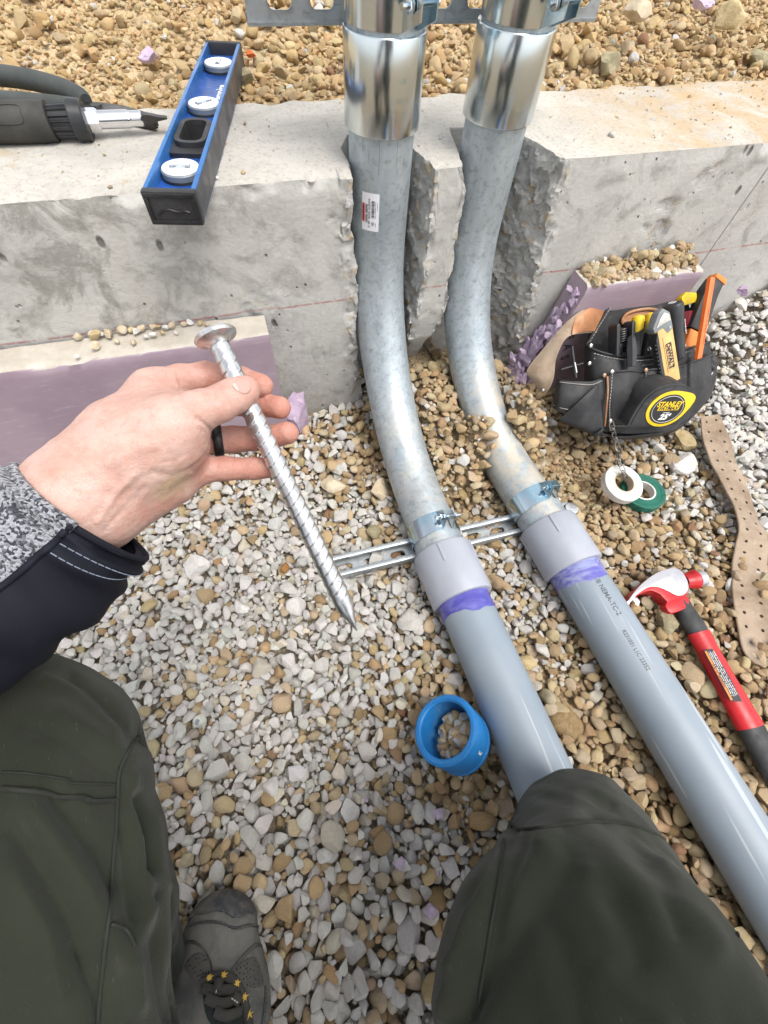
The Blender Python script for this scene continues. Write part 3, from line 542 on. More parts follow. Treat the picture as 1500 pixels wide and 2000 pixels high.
# sticker on the left elbow: its long side follows the pipe
def sticker():
    c = aty(717, 420, .657); ax = EL[0]; th = math.atan2(c[0] - ax[0], -(c[1] - ax[1])); th = R_(-33); z = c[2]
    n = np.array([math.sin(th), -math.cos(th), 0]); M = frame(np.array([ax[0], ax[1], z]), (0, 0, 1), z=n)   # x up the pipe, y round it, z outwards
    gx, gy = np.meshgrid(np.linspace(-.025, .025, 9), np.linspace(-.0131, .0131, 17), indexing='ij'); par = mesh('sticker', wrap_cyl((np.stack([gx, gy, np.full(gx.shape, .0004)], -1).reshape(-1, 3), grid_faces(9, 17)), M, RP), 'paper_white', eL, 30)
    def put(nm, vf, cx, cy, mat):
        v, f = subdiv(vf, 1); v = np.asarray(v) + np.array([cx, cy, .0007]); mesh(nm, wrap_cyl((v, f), M, RP), mat, par, 0)
    # seen from the side: x up the pipe = reading direction; y grows to the left of the reader's line, so lines run from +y (top) to -y
    Lx = lambda s, size, b=0.0, sh=0.0: text_vf(s, size, b, sh)
    put('logo_plate', prism(rrect(.0255, .0050, .0024), 0, .0001), -.001, .0102, 'print_red'); put('logo_ring', prism(rrect(.0243, .0041, .002), .0001, .0002), -.001, .0102, 'paper_white'); put('logo_field', prism(rrect(.0236, .0035, .0017), .0002, .0003), -.001, .0102, 'print_red')
    v, f = Lx('armo', .0075, .02, .25); v[:, 1] *= .62; v[:, 0] *= 1.12; v[:, 2] += .0004; put('logo_text', (v, f), -.001, .0104, 'print_black')
    put('part_number', Lx('ARRE-30090', .0048, .03), -.0018, .0052, 'print_black'); put('size_text', Lx('3" 90° RIGID ELBOW', .0043, .015), -.001, .0012, 'print_black')
    bars, x = [], 0.0; r = random.Random(3)
    while x < .0215: w = r.choice([.0003, .0003, .0006, .0009]); bars.append(box((x + w / 2, 0, 0), (w, .0045, .0001))); x += w + r.choice([.0003, .0005, .0007])
    put('barcode', join(*bars), -.0065, -.0042, 'print_black'); put('barcode_digits', fine_print(.022, .0012, 4), .004, -.0080, 'print_grey'); put('origin_text', fine_print(.010, .0009, 5), .009, -.0108, 'print_black')
    a = np.linspace(0, 6.283, 25); ring = [(.0021 * math.cos(q), .0021 * math.sin(q)) for q in a[:-1]]; rv = tube(np.array([(x_, y_, 0) for x_, y_ in ring]), .00022, 4, closed=True); put('listing_mark', rv, -.0145, -.0044, 'print_black'); put('listing_letters', Lx('UL', .0022, .03), -.0145, -.0044, 'print_black'); put('small_print', fine_print(.006, .0009, 6), -.0155, -.0085, 'print_grey')
sticker()

def upper(cx, cy, which):
    nm = 'left' if which == 'L' else 'right'; M = frame((cx, cy, 0), (0, 0, 1), y=(0, -1, 0))
    t = thing('pipe_coupling', (cx, cy, .50), ('shiny zinc pipe coupling above the sticker elbow' if which == 'L' else 'shiny zinc pipe coupling above the elbow without a sticker'), 'coupling', 'shiny pipe couplings'); rc = .0495
    pr = [(.501, .0442), (.5005, rc - .0012), (.5012, rc - .0004), (.5024, rc), (.5886, rc), (.5896, rc - .0004), (.5902, rc - .0012), (.5896, .0447), (.586, .0446)]; mesh('sleeve', lathe(pr, M, 96), 'zinc_bright' if which == 'L' else 'zinc_bright', t, 25)
    if which == 'L':
        for s, zz, yy in (('GB', .5555, 12), ('E81', .538, 9), ('C', .538, 21)):
            n = np.array([math.sin(R_(yy)), -math.cos(R_(yy)), 0]); MM = frame((cx, cy, zz), np.cross(n, (0, 0, -1)) * -1, z=n); v, f = text_vf(s, .007, .0); v[:, 2] = .0001
            TM = frame((cx, cy, zz), (0, 0, 1), z=n); w = np.stack([v[:, 1], -v[:, 0], v[:, 2]], 1); mesh('stamp', wrap_cyl((w, f), TM, rc), 'zinc_blue', t, 0)
    u = thing('conduit_riser', (cx, cy, .59), 'galvanised conduit rising from the ' + nm + ' shiny coupling out of the picture', 'conduit', 'galvanised risers'); mesh('pipe', tube(np.array([[cx, cy, z] for z in np.linspace(.585, 1.15, 12)]), RP, 48), 'galvanised', u, 60)
    clamp(np.array([cx, cy, .617]), np.array([0, 0, 1.]), np.array([.36, -1., 0]), .046, 'zinc strut clamp around the ' + nm + ' riser, its bolt ears facing the viewer', 'strut clamps on the risers')
def hexnut(c, ax, r, h): 
    M = frame(c, ax, z=(0, .2, 1)); return xf((lambda vf: (np.stack([vf[0][:, 2], vf[0][:, 0], vf[0][:, 1]], 1), [q for q in vf[1]]))(prism([(r * math.cos(R_(a)), r * math.sin(R_(a))) for a in range(30, 390, 60)], -h / 2, h / 2, bevel=.0006)), M)
def clamp(c, ax, out, wid, label, group, rs=.0462, ear=.030, gap=.0105):
    """two strap halves around a pipe with a bolt through a pair of ears on the 'out' side"""
    ax = ax / np.linalg.norm(ax); out = out - (out @ ax) * ax; out /= np.linalg.norm(out); sd = np.cross(ax, out); t = thing('strut_clamp', c, label, 'clamp', group); rot = lambda a: out * math.cos(a) + sd * math.sin(a)
    for s in (-1, 1):
        a0 = math.asin(gap / rs); A = np.linspace(a0, math.pi * .985, 40); prof = []
        P = [out * (rs + ear) + sd * gap, out * (rs + ear * .5) + sd * gap] + [rot(a) * rs if k else rot(a) * (rs + .001) for k, a in enumerate(A)]; P = np.array(P); th = .0021; V = []
        nrm = np.gradient(P, axis=0); nrm /= np.linalg.norm(nrm, axis=1, keepdims=True); nn = np.cross(nrm, ax)
        for k, p in enumerate(P):
            w = wid / 2
            if k == 0: w *= .42
            elif k == 1: w *= .72
            p2 = np.array([p + nn[k] * (-th / 2), p + nn[k] * (th / 2)]); V += [p2[0] - ax * w, p2[1] - ax * w, p2[1] + ax * w, p2[0] + ax * w]
        V = np.array(V); V = V if s == 1 else V - 2 * np.outer(V @ sd, sd); V = V + c; F = grid_faces(len(P), 4, False, True) + [(0, 1, 2, 3), tuple((len(P) - 1) * 4 + np.array([3, 2, 1, 0]))]
        mesh('strap', (V, F), 'zinc_blue' if s > 0 else 'zinc_bright', t, 50)
    b = c + out * (rs + ear * .52); mesh('bolt', join(tube(np.array([b - sd * .026, b + sd * .024]), .0031, 16), hexnut(b - sd * (gap + .0052), sd, .0066, .0052)), 'zinc_bright', t, 30); mesh('nut', hexnut(b + sd * (gap + .0042), sd, .0066, .0055), 'zinc_blue', t, 30); return t
upper(.2135, .700, 'L'); upper(.3860, .706, 'R')

def slotted(L, wid, slot=(.029, .0142), pitch=.0508, first=.022, n=10):
    """flat strip along x with rounded slots, returned at z = 0"""
    V, F = [], []; x = 0.0; k = 0
    def quad(a, b, y0=-wid / 2, y1=wid / 2): 
        i = len(V); V.extend([(a, y0, 0), (b, y0, 0), (b, y1, 0), (a, y1, 0)]); F.append((i, i + 1, i + 2, i + 3))
    cx = first; 
    while cx + slot[0] / 2 < L - .004:
        x0, x1 = cx - slot[0] / 2 - .003, cx + slot[0] / 2 + .003; quad(x, x0); ov = []; m = 8
        for s, xo in ((1, cx + slot[0] / 2 - slot[1] / 2), (-1, cx - slot[0] / 2 + slot[1] / 2)):
            for a in np.linspace(-90, 90, m) if s == 1 else np.linspace(90, 270, m): ov.append((xo + slot[1] / 2 * math.cos(R_(a)), slot[1] / 2 * math.sin(R_(a))))
        out = []
        for (ox, oy) in ov:
            dx, dy = ox - cx, oy; sc = min((x1 - x0) / 2 / max(abs(dx), 1e-6), wid / 2 / max(abs(dy), 1e-6)); out.append((cx + dx * sc, oy * sc))
        out[0] = (out[0][0], -wid / 2); i = len(V); nn = len(ov); V.extend([(a, b, 0) for a, b in ov]); V.extend([(a, b, 0) for a, b in out]); V.extend([(a, b, -.0025) for a, b in ov])
        for j in range(nn): j2 = (j + 1) % nn; F.append((i + j, i + nn + j, i + nn + j2, i + j2)); F.append((i + j2, i + 2 * nn + j2, i + 2 * nn + j, i + j))
        for cxn, cyn in ((x0, -wid / 2), (x1, -wid / 2), (x1, wid / 2), (x0, wid / 2)):   # corners left open by the fan
            near = sorted(range(nn), key=lambda j: (out[j][0] - cxn) ** 2 + (out[j][1] - cyn) ** 2)[:2]; V.append((cxn, cyn, 0)); F.append((i + nn + near[0], i + nn + near[1], len(V) - 1))
        x = x1; cx += pitch
    quad(x, L); return np.array(V, float), F
def channel(L, w=.0413, h=.0206, first=.022):
    web = slotted(L, w - .004, first=first); V, F = web; V[:, 2] += .0025; parts = {'web': (V, F)}
    for nm, s in (('flange', 1), ('flange', -1)):
        pr = [(w / 2 - .002, 0.0), (w / 2 - .0006, .0006), (w / 2, .002), (w / 2, h - .002), (w / 2 - .0006, h - .0006), (w / 2 - .002, h), (w / 2 - .0075, h), (w / 2 - .009, h - .0008), (w / 2 - .0095, h - .0025), (w / 2 - .0095, h - .0065),
              (w / 2 - .0070, h - .0065), (w / 2 - .0070, h - .0027), (w / 2 - .0025, h - .0025), (w / 2 - .0025, .0025), (w / 2 - .004, .0023), (w / 2 - .004, 0)]
        Vv = [(x, s * y, z) for x in (0, L) for y, z in pr]; n = len(pr); Fv = [(j, (j + 1) % n, n + (j + 1) % n, n + j) for j in range(n)] + [tuple(range(n)), tuple(range(n, 2 * n))[::-1]]; parts[nm + str(s)] = (np.array(Vv), Fv)
    return parts
def strut(o, x, z, L, label, first):
    M = frame(o, x, z=z); t = thing('strut_channel', o, label, 'strut', 'steel strut channels')
    for nm, vf in channel(L, first=first).items(): mesh('web' if nm == 'web' else 'flange', xf(vf, M), 'galvanised_strut', t, 40)
    return t
strut((.064, .770, .5955), (1, 0, 0), (0, 1, 0), .478, 'slotted steel strut channel crossing behind the two risers at the top', .040)
a0, a1 = atz(652, 1112, .016), atz(1128, 998, .016); a1 = a0 + (a1 - a0) / np.linalg.norm(a1 - a0) * .478
strut(a0 + np.array([0, 0, -.006]), a1 - a0, (0, 0, 1), .478, 'slotted steel strut channel lying on the gravel under both elbows', .020)
def at_y(P, y):
    i = np.argmin(np.abs(P[-6:, 1] - y)) + len(P) - 6; d = P[-1] - P[-2]; d /= np.linalg.norm(d); return P[-1] + d * ((y - P[-1][1]) / d[1]), d
for P, nm, y, ov in ((EL, 'sticker elbow where it meets the left grey fitting', .303, (.28, .12, 1)), (ER, 'elbow beside the tool pouch', .311, (.30, .1, 1))):
    c, d = at_y(P, y); clamp(c, d, np.array(ov), .036, 'zinc strut clamp around the ' + nm, 'strut clamps on the gravel strut', ear=.022, gap=.009)
# a second spike driven through the end of the lower strut, only its head shows
def nail_head_only():
    p = atz(1117, 992, .036); t = thing('driven_spike', p - np.array([0, 0, .06]), 'galvanised spike head driven down at the end of the gravel strut', 'nail'); M = frame(p, (.08, .0, 1), y=(0, 1, 0))
    mesh('head', lathe([(-.004, .001), (-.0036, .0125), (-.001, .0135), (.0, .0128), (.0008, .009), (.001, .0005)], M, 32, True), 'galvanised_nail', t, 40); mesh('shank', lathe([(-.07, .004), (-.004, .0062)], M, 16, True), 'galvanised_nail', t)
nail_head_only()

def pvc(P, side):
    """P: centre line. A female adapter screwed on the steel thread, a purple primed ring, then the grey pipe"""
    d = P[1] - P[0]; d /= np.linalg.norm(d); s0 = P[0] + d * ((.262 - P[0][1]) / d[1]); M = frame(s0, d, z=(0, 0, 1)); L = side == 'L'
    t = thing('pipe_fitting', s0, 'pale grey plastic threaded fitting on the end of the ' + ('sticker elbow' if L else 'elbow beside the tool pouch'), 'fitting', 'plastic fittings'); Ra = .0530; LN = .094
    mesh('body', lathe([(-.001, .0448), (-.0012, Ra - .002), (.0004, Ra - .0006), (.002, Ra), (.040, Ra + .0006), (LN - .003, Ra + .0004), (LN - .0008, Ra - .0006), (LN, Ra - .002), (LN, .0450)], M, 72), 'pvc_fitting', t, 30)
    for a in (18, 108, 198, 288, -62):
        nn = np.array([0, -math.sin(R_(a)), math.cos(R_(a))]); Mr = M @ frame((0, 0, 0), (1, 0, 0), z=nn); mesh('rib', xf(box((.0185, 0, Ra + .0006), (.033, .0042, .0030), bevel=.0008), Mr), 'pvc_fitting', t, 40)
    if L:
        nn = np.array([0, -math.sin(R_(-8)), math.cos(R_(-8))]); Mr = M @ frame((0, 0, 0), (1, 0, 0), z=nn); mesh('mould_dimple', xf(lathe([(.0, .0026), (.0006, .0024), (.0008, .0012), (.0006, .0002)], frame((.056, 0, Ra), (0, 0, 1), y=(0, 1, 0)), 16), Mr), 'pvc_fitting', t)
    q0 = s0 + d * (LN - .012); path = densify([q0] + list(P[1:]), .02); p = thing('plastic_conduit', q0, ('grey plastic conduit running from the left fitting to under the right knee' if L else 'grey plastic conduit with printed lettering running out at the lower right'), 'pipe', 'grey plastic conduits')
    mesh('pipe', tube(path, RP, 72), 'pvc_grey', p, 60); d2 = P[1] - q0; d2 /= np.linalg.norm(d2); M2 = frame(q0, d2, z=(0, 0, 1)); seg = 180; a = np.arange(seg) / seg * 2 * math.pi; r = np.random.default_rng(2 if L else 8)
    ca, sa = np.cos(a), np.sin(a); e = fbm(np.stack([ca * 1.6, sa * 1.6, np.full(seg, 3.0 if L else 9.0)], 1), 1.0, 2, 4) + .10 * fbm(np.stack([ca * 9, sa * 9, np.full(seg, 5.)], 1), 1, 2, 7)
    ln = (.033 + .006 * e) if L else (.036 + .0055 * e); ln = ln + (.008 * np.clip(np.sin(a + 1.9), 0, 1)); V = []
    for j, f_ in enumerate((0, .4, .8, 1.0)): V.append(np.stack([.003 + ln * f_, -sa * (RP + .00035 - .0003 * (j == 3)), ca * (RP + .00035 - .0003 * (j == 3))], 1))
    mesh('primer_ring', xf((np.concatenate(V), grid_faces(4, seg, False, True)), M2), 'primer_purple' if L else 'primer_pale', p, 180)
    if not L:
        for s, size, x0, dy, sp in (('/B NEMA-TC-2', .0120, .080, -.0015, 1.0), ('R231031 L1C 23352', .0088, .166, -.010, 1.0)):
            v, f = subdiv(text_vf(s, size, .01, 0, sp), 1); v = np.asarray(v); v[:, 0] *= .86; v[:, 2] = .0004; v += np.array([x0, 0, 0]); v[:, 1] += dy; mesh('lettering', wrap_cyl((v, f), M2, RP), 'print_grey', p, 0)
pvc(PL, 'L'); pvc(PR, 'R')
# ================================================================ materials of the loose things
q = NB('foam_face'); n1 = q.noise(7, 5, .6); c = q.mix(q.ramp(n1, .35, .65), (.30, .225, .275), (.36, .28, .33)); sc = q.noise(50, 3, .6, vec=q.mapped((.5, 1, 3), (0, .5, 0))); c = q.mix(q.math('MULTIPLY', q.ramp(sc, .56, .70), .4), c, (.47, .40, .46))
g_ = q.n('ShaderNodeNewGeometry'); s_ = q.n('ShaderNodeSeparateXYZ'); q.l(g_.outputs['True Normal'], s_.inputs[0]); d_ = q.mix(q.ramp(q.noise(30, 6, .7), .35, .65), (.43, .385, .325), (.51, .475, .42)); c = q.mix(q.ramp(s_.outputs[2], .55, .75), c, d_); q.color(c); q.rough(.55); q.bump(q.noise(90, 5, .7), .25, .0012)
q = NB('foam_rough'); n1 = q.noise(25, 5, .65); c = q.mix(q.ramp(n1, .35, .65), (.40, .30, .42), (.54, .44, .56)); c = q.mix(q.math('MULTIPLY', q.ramp(q.noise(60, 6, .75), .56, .7), .7), c, (.66, .60, .54)); q.color(c); q.rough(.8); q.bump(q.noise(160, 5, .7), .6, .0015)
simple('level_blue', (.045, .17, .44), .32, .25, var=.12, vscale=18, scratch=.35, col2=(.05, .16, .36), thr=(.55, .7)); simple('level_side', (.055, .058, .07), .42, .3, var=.3, vscale=16, col2=(.20, .18, .16), thr=(.5, .75)); simple('level_web', (.02, .085, .34), .3, .2, var=.25, vscale=22)
simple('black_rubber', (.028, .028, .03), .58, var=.35, vscale=30, bump=.25, bscale=300, col2=(.11, .105, .10), thr=(.58, .78)); simple('vial_white', (.78, .78, .80), .3, var=.04); simple('vial_grey', (.20, .23, .26), .4); simple('black_plastic', (.022, .023, .026), .38, var=.3, vscale=40)
q = NB('vial_glass'); q.color((.55, .62, .68)); q.rough(.06); q.set(Transmission_Weight=.75, IOR=1.45)
simple('dark_grip', (.038, .037, .033), .68, var=.25, vscale=30, bump=.3, bscale=500, col2=(.10, .09, .075), thr=(.58, .8)); simple('chrome', (.80, .80, .82), .09, 1.0, var=.05, rvar=.05); simple('steel_dark', (.10, .095, .09), .42, .85, var=.3); simple('hose_grey', (.055, .062, .06), .72, var=.2, bump=.35, bscale=600)
q = NB('leather_black'); n1 = q.noise(16, 6, .65, dist=.4); n2 = q.noise(55, 6, .75, dist=.8); c = q.mix(q.ramp(n1, .36, .66), (.011, .011, .0125), (.030, .030, .033)); c = q.mix(q.math('MULTIPLY', q.ramp(n2, .54, .74), .45), c, (.13, .125, .12)); q.color(c)
r = q.n('ShaderNodeMapRange'); q.l(n2, r.inputs[0]); r.inputs['To Min'].default_value = .40; r.inputs['To Max'].default_value = .78; q.rough(r.outputs[0]); q.bump(q.math('ADD', q.noise(420, 4, .6), q.math('MULTIPLY', q.noise(70, 4, .6), 1.4)), .4, .0009)
q = NB('suede'); n1 = q.noise(13, 6, .68, dist=.3); c = q.mix(q.ramp(n1, .33, .66), (.215, .150, .098), (.37, .285, .21)); c = q.mix(q.math('MULTIPLY', q.ramp(q.noise(45, 6, .75), .55, .75), .5), c, (.50, .42, .33)); q.color(c); q.rough(.92); q.set(Sheen_Weight=.15); q.bump(q.noise(700, 4, .7), .5, .0008)
simple('leather_tan', (.36, .155, .065), .7, var=.25, vscale=20, col2=(.48, .30, .18), thr=(.45, .7), bump=.4, bscale=350); simple('thread', (.50, .47, .43), .8, var=.2); simple('thread_blue', (.20, .23, .30), .8, var=.15); simple('rivet', (.55, .54, .52), .3, .9, var=.2, vscale=90); simple('rivet_rust', (.34, .22, .15), .55, .7, var=.3, vscale=90)
simple('yellow_grip', (.80, .56, .02), .42, var=.12, vscale=40, col2=(.45, .30, .03), thr=(.62, .8)); simple('knife_tan', (.60, .38, .14), .55, var=.14, vscale=30, scratch=.3); simple('knife_grey', (.17, .185, .195), .5, var=.15); simple('worn_metal', (.55, .53, .48), .38, .6, var=.2, vscale=50); simple('pencil_orange', (.82, .155, .02), .42, var=.06); simple('orange_plastic', (.72, .22, .03), .5, var=.15); simple('red_plastic', (.30, .015, .03), .4)
simple('hammer_red', (.50, .012, .018), .34, var=.15, scratch=.3, col2=(.36, .03, .03), thr=(.58, .78)); q = NB('hammer_steel'); c = q.mix(q.ramp(q.noise(30, 4), .4, .6), (.46, .46, .49), (.54, .53, .55)); q.color(c); q.rough(.36); q.set(Metallic=.7)
simple('tape_white', (.66, .64, .61), .5, var=.08, vscale=60, col2=(.45, .40, .34), thr=(.56, .75)); simple('tape_green', (.010, .125, .085), .34, var=.15, vscale=40); simple('cardboard', (.50, .42, .32), .85, var=.15)
simple('cap_blue', (.014, .185, .50), .42, var=.12, vscale=20, scratch=.35, col2=(.16, .32, .52), thr=(.58, .78)); simple('chain_steel', (.34, .33, .31), .38, .9, var=.25, vscale=120); simple('rust_orange', (.55, .12, .03), .8)

# ================================================================ foam boards
def board(x0, x1, y0, y1, z0, z1, name, label, slant=0.0, seed=1):
    t = thing(name, ((x0 + x1) / 2, y0, z0), label, 'foam board', 'purple foam boards'); nx = int((x1 - x0) / .008); prof = [(y0, z) for z in np.linspace(z0, z1 - .003, 26)] + [(y0 + .0012, z1 - .0008)] + [(y, z1) for y in np.linspace(y0 + .004, y1 - .001, 9)] + [(y1, z) for z in np.linspace(z1 - .002, z0, 8)]
    V = []
    for i in range(nx + 1):
        for y, z in prof:
            s = slant * (1 - (z - z0) / (z1 - z0)); e = x0 - s if slant else x0; x = e + (x1 - e) * i / nx; V.append((x, y, z))
    V = np.array(V); edge = np.exp(-((V[:, 2] - z1) / .006) ** 2) * np.exp(-((V[:, 1] - y0) / .006) ** 2); n = fbm(V, 40, 3, seed); V[:, 1] += edge * .0025 * np.abs(n); V[:, 2] += -.0035 * edge * np.abs(n) + .0015 * fbm(V, 25, 2, seed + 3) * (V[:, 2] > z1 - .002)
    m = len(prof); F = grid_faces(nx + 1, m) + [tuple(range(m))[::-1], tuple(range(nx * m, (nx + 1) * m))]; mesh('panel', (V, F), 'foam_face', t, 40); return t
bL = board(-.75, .008, .601, .6545, -.03, .281, 'foam_board', 'purple foam insulation board on the left, lower edge behind the hand', seed=5)
def broken_lump(c, size, seed, h=.006, cuts=14):
    r = np.random.default_rng(seed); v, f = rock_sphere('angular', seed, 4)
    for _ in range(cuts):
        n = r.normal(size=3); n /= np.linalg.norm(n); d = r.uniform(.45, .8); s = v @ n - d; v = v - np.where(s > 0, s, 0)[:, None] * n
    cv, _ = cellular(v, 2.4, seed); v = v * (1 + .16 * (cv - .5))[:, None]; return v * np.asarray(size) + np.asarray(c), f
mesh('broken_corner', broken_lump((.034, .625, .055), (.034, .026, .075), 41), 'foam_rough', bL, 30)
for s, z, sz in ((.075, .052, .0065), (.055, .062, .0060)):
    v, f = fine_print(s, sz, int(z * 1000)); Mx = frame((.052, .6035 - .004, .03 + (z - .05) * 0), (.12, 0, 1), z=(.25, -1, .1)); v[:, 1] += (z - .052) * -1.0; mesh('print', xf((v + np.array([.012, 0, .001]), f), Mx), 'print_black', bL, 0)
bR = board(.592, .850, .6010, .6545, -.02, .2845, 'foam_board', 'purple foam insulation board behind the tool pouch, gravel heaped on top', slant=.055, seed=9)
_fr = np.random.default_rng(77)
for i in range(64):
    u_ = i / 63; zc = .262 - .235 * u_; xc = .588 - .060 * u_ - .012 * ss(.4, .9, np.array(u_)); s_ = np.array([_fr.uniform(.005, .011), _fr.uniform(.007, .014), _fr.uniform(.008, .020)]) * (.8 + .9 * u_ * u_)
    lv, lf = broken_lump((0, 0, 0), s_, 510 + i, cuts=3); lv = lv * (1 + .20 * fbm(lv, 120, 4, i))[:, None]; mesh('broken_edge', (lv + np.array([xc + .004 * (1 - 2 * u_) + _fr.normal(0, .004 + .008 * u_), .628 + _fr.uniform(-.022, .018), zc]), lf), 'foam_rough', bR, 50)
for i, ch in enumerate('FAS'):
    v, f = text_vf(ch, .026, .02); v[:, 2] = .0006; mesh('print', xf((v, f), frame(aty(1112 - 5 * i, 658 + 20 * i, .6008), (.15, 0, -1), z=(0, -1, 0))), 'print_black', bR, 0)
k_ = aty(1325, 560, .6); Vk = broken_lump((.845, .628, .262), (.016, .027, .026), 57); mesh('chipped_corner', Vk, 'foam_rough', bR, 30)
# stones lying on the boards
def stone_thing(name, p, size, mat, label, cat, seed, group=None, kind='angular', flat=.75, rot=None, sub=3, sink=.35):
    v, f = rock_sphere(kind, seed, sub); r = np.random.default_rng(seed); v = v * np.array([1, r.uniform(.7, .95), flat]) * size; a = r.uniform(0, 6.28) if rot is None else rot; ca, sa = math.cos(a), math.sin(a); v = v @ np.array([[ca, -sa, 0], [sa, ca, 0], [0, 0, 1]]).T
    cv, _ = cellular(v / size, 2.2, seed); v = v * (1 + .10 * (cv - .5))[:, None]; o = mesh(name, (v + np.asarray(p) + np.array([0, 0, size * flat * (1 - sink) ]), f), mat, None, 32); return tag(o, label, cat, group)
PB = [(312,655,8,'w'),(384,645,12,'t'),(398,672,14,'t'),(425,658,13,'t'),(436,672,10,'t'),(455,640,12,'w'),(462,655,11,'w'),(468,675,10,'t'),(478,690,8,'w'),(502,660,11,'w'),(520,655,8,'t'),(508,678,9,'t'),(525,672,10,'t'),(540,640,9,'w'),(548,660,7,'t'),(560,650,8,'w'),(575,640,7,'t'),(505,640,8,'w'),(384,668,13,'t'),(330,672,7,'t'),(316,697,6,'t'),(585,638,9,'t'),(350,660,6,'w'),(500,685,7,'t'),(535,690,6,'w'),(447,690,6,'t')]
PB2 = [(155,650,9),(185,635,10),(190,660,14),(200,640,7),(215,657,13),(242,635,12),(245,650,10),(258,648,8),(268,652,10),(278,645,9),(300,640,8),(300,657,8),(310,640,7),(325,643,8),(338,640,9),(360,636,7),(372,633,8),(392,634,7),(152,698,6),(230,670,7),(262,672,8),(286,660,6),(318,652,6),(345,652,5),(190,680,12),(405,636,6)]
for i, (px, py, s) in enumerate(PB2):
    p = atz(px, py, .284); p[1] = min(max(p[1], .606), .650); m = ['rock_tan', 'rock_white', 'rock_ochre', 'rock_white', 'rock_tan'][i % 5]; stone_thing('pebble', p, s * .00072, m, 'small pebble lying on the dusty top edge of the left foam board', 'pebble', 300 + i, 'pebbles on the left foam board', ['angular', 'round'][i % 2], .72, sub=2, sink=.1)
rg2 = np.random.default_rng(12); heap = []
for _ in range(420):
    x = rg2.uniform(.605, .838); y = rg2.uniform(.606, .652); hgt = .285 + .030 * ss(.604, .655, np.array(y)) * (.5 + .5 * ss(.60, .70, np.array(x))); a = float(np.clip(rg2.lognormal(math.log(.0056), .42), .0022, .0125)); z = .284 + rg2.uniform(.1, 1) * (hgt - .284); heap.append((x, y, float(z), a, a * rg2.uniform(.6, .95), a * rg2.uniform(.5, .75)))
scatter('gravel_heap', heap, lambda x, y: np.full(len(x), .9), 6, 'tan gravel heaped on top of the right foam board against the wall')
dl = []                                              # loose grit on the wall top
for _ in range(900):
    x = rg2.uniform(-.35, 1.2); y = rg2.uniform(YF + .01, YB); w = .25 + .75 * ss(.5, .9, np.array(x)) * (.4 + .6 * ss(.70, .9, np.array(y)))
    if rg2.random() > w or (.15 < x < .28 and y < .8) or (.33 < x < .49 and y < .8): continue
    a = float(np.clip(rg2.lognormal(math.log(.0012), .5), .0006, .004)); dl.append((x, y, ZT + a * .3, a, a * .8, a * .6))
scatter('grit', dl, lambda x, y: np.full(len(x), .7), 8, 'loose grit scattered over the wall top')

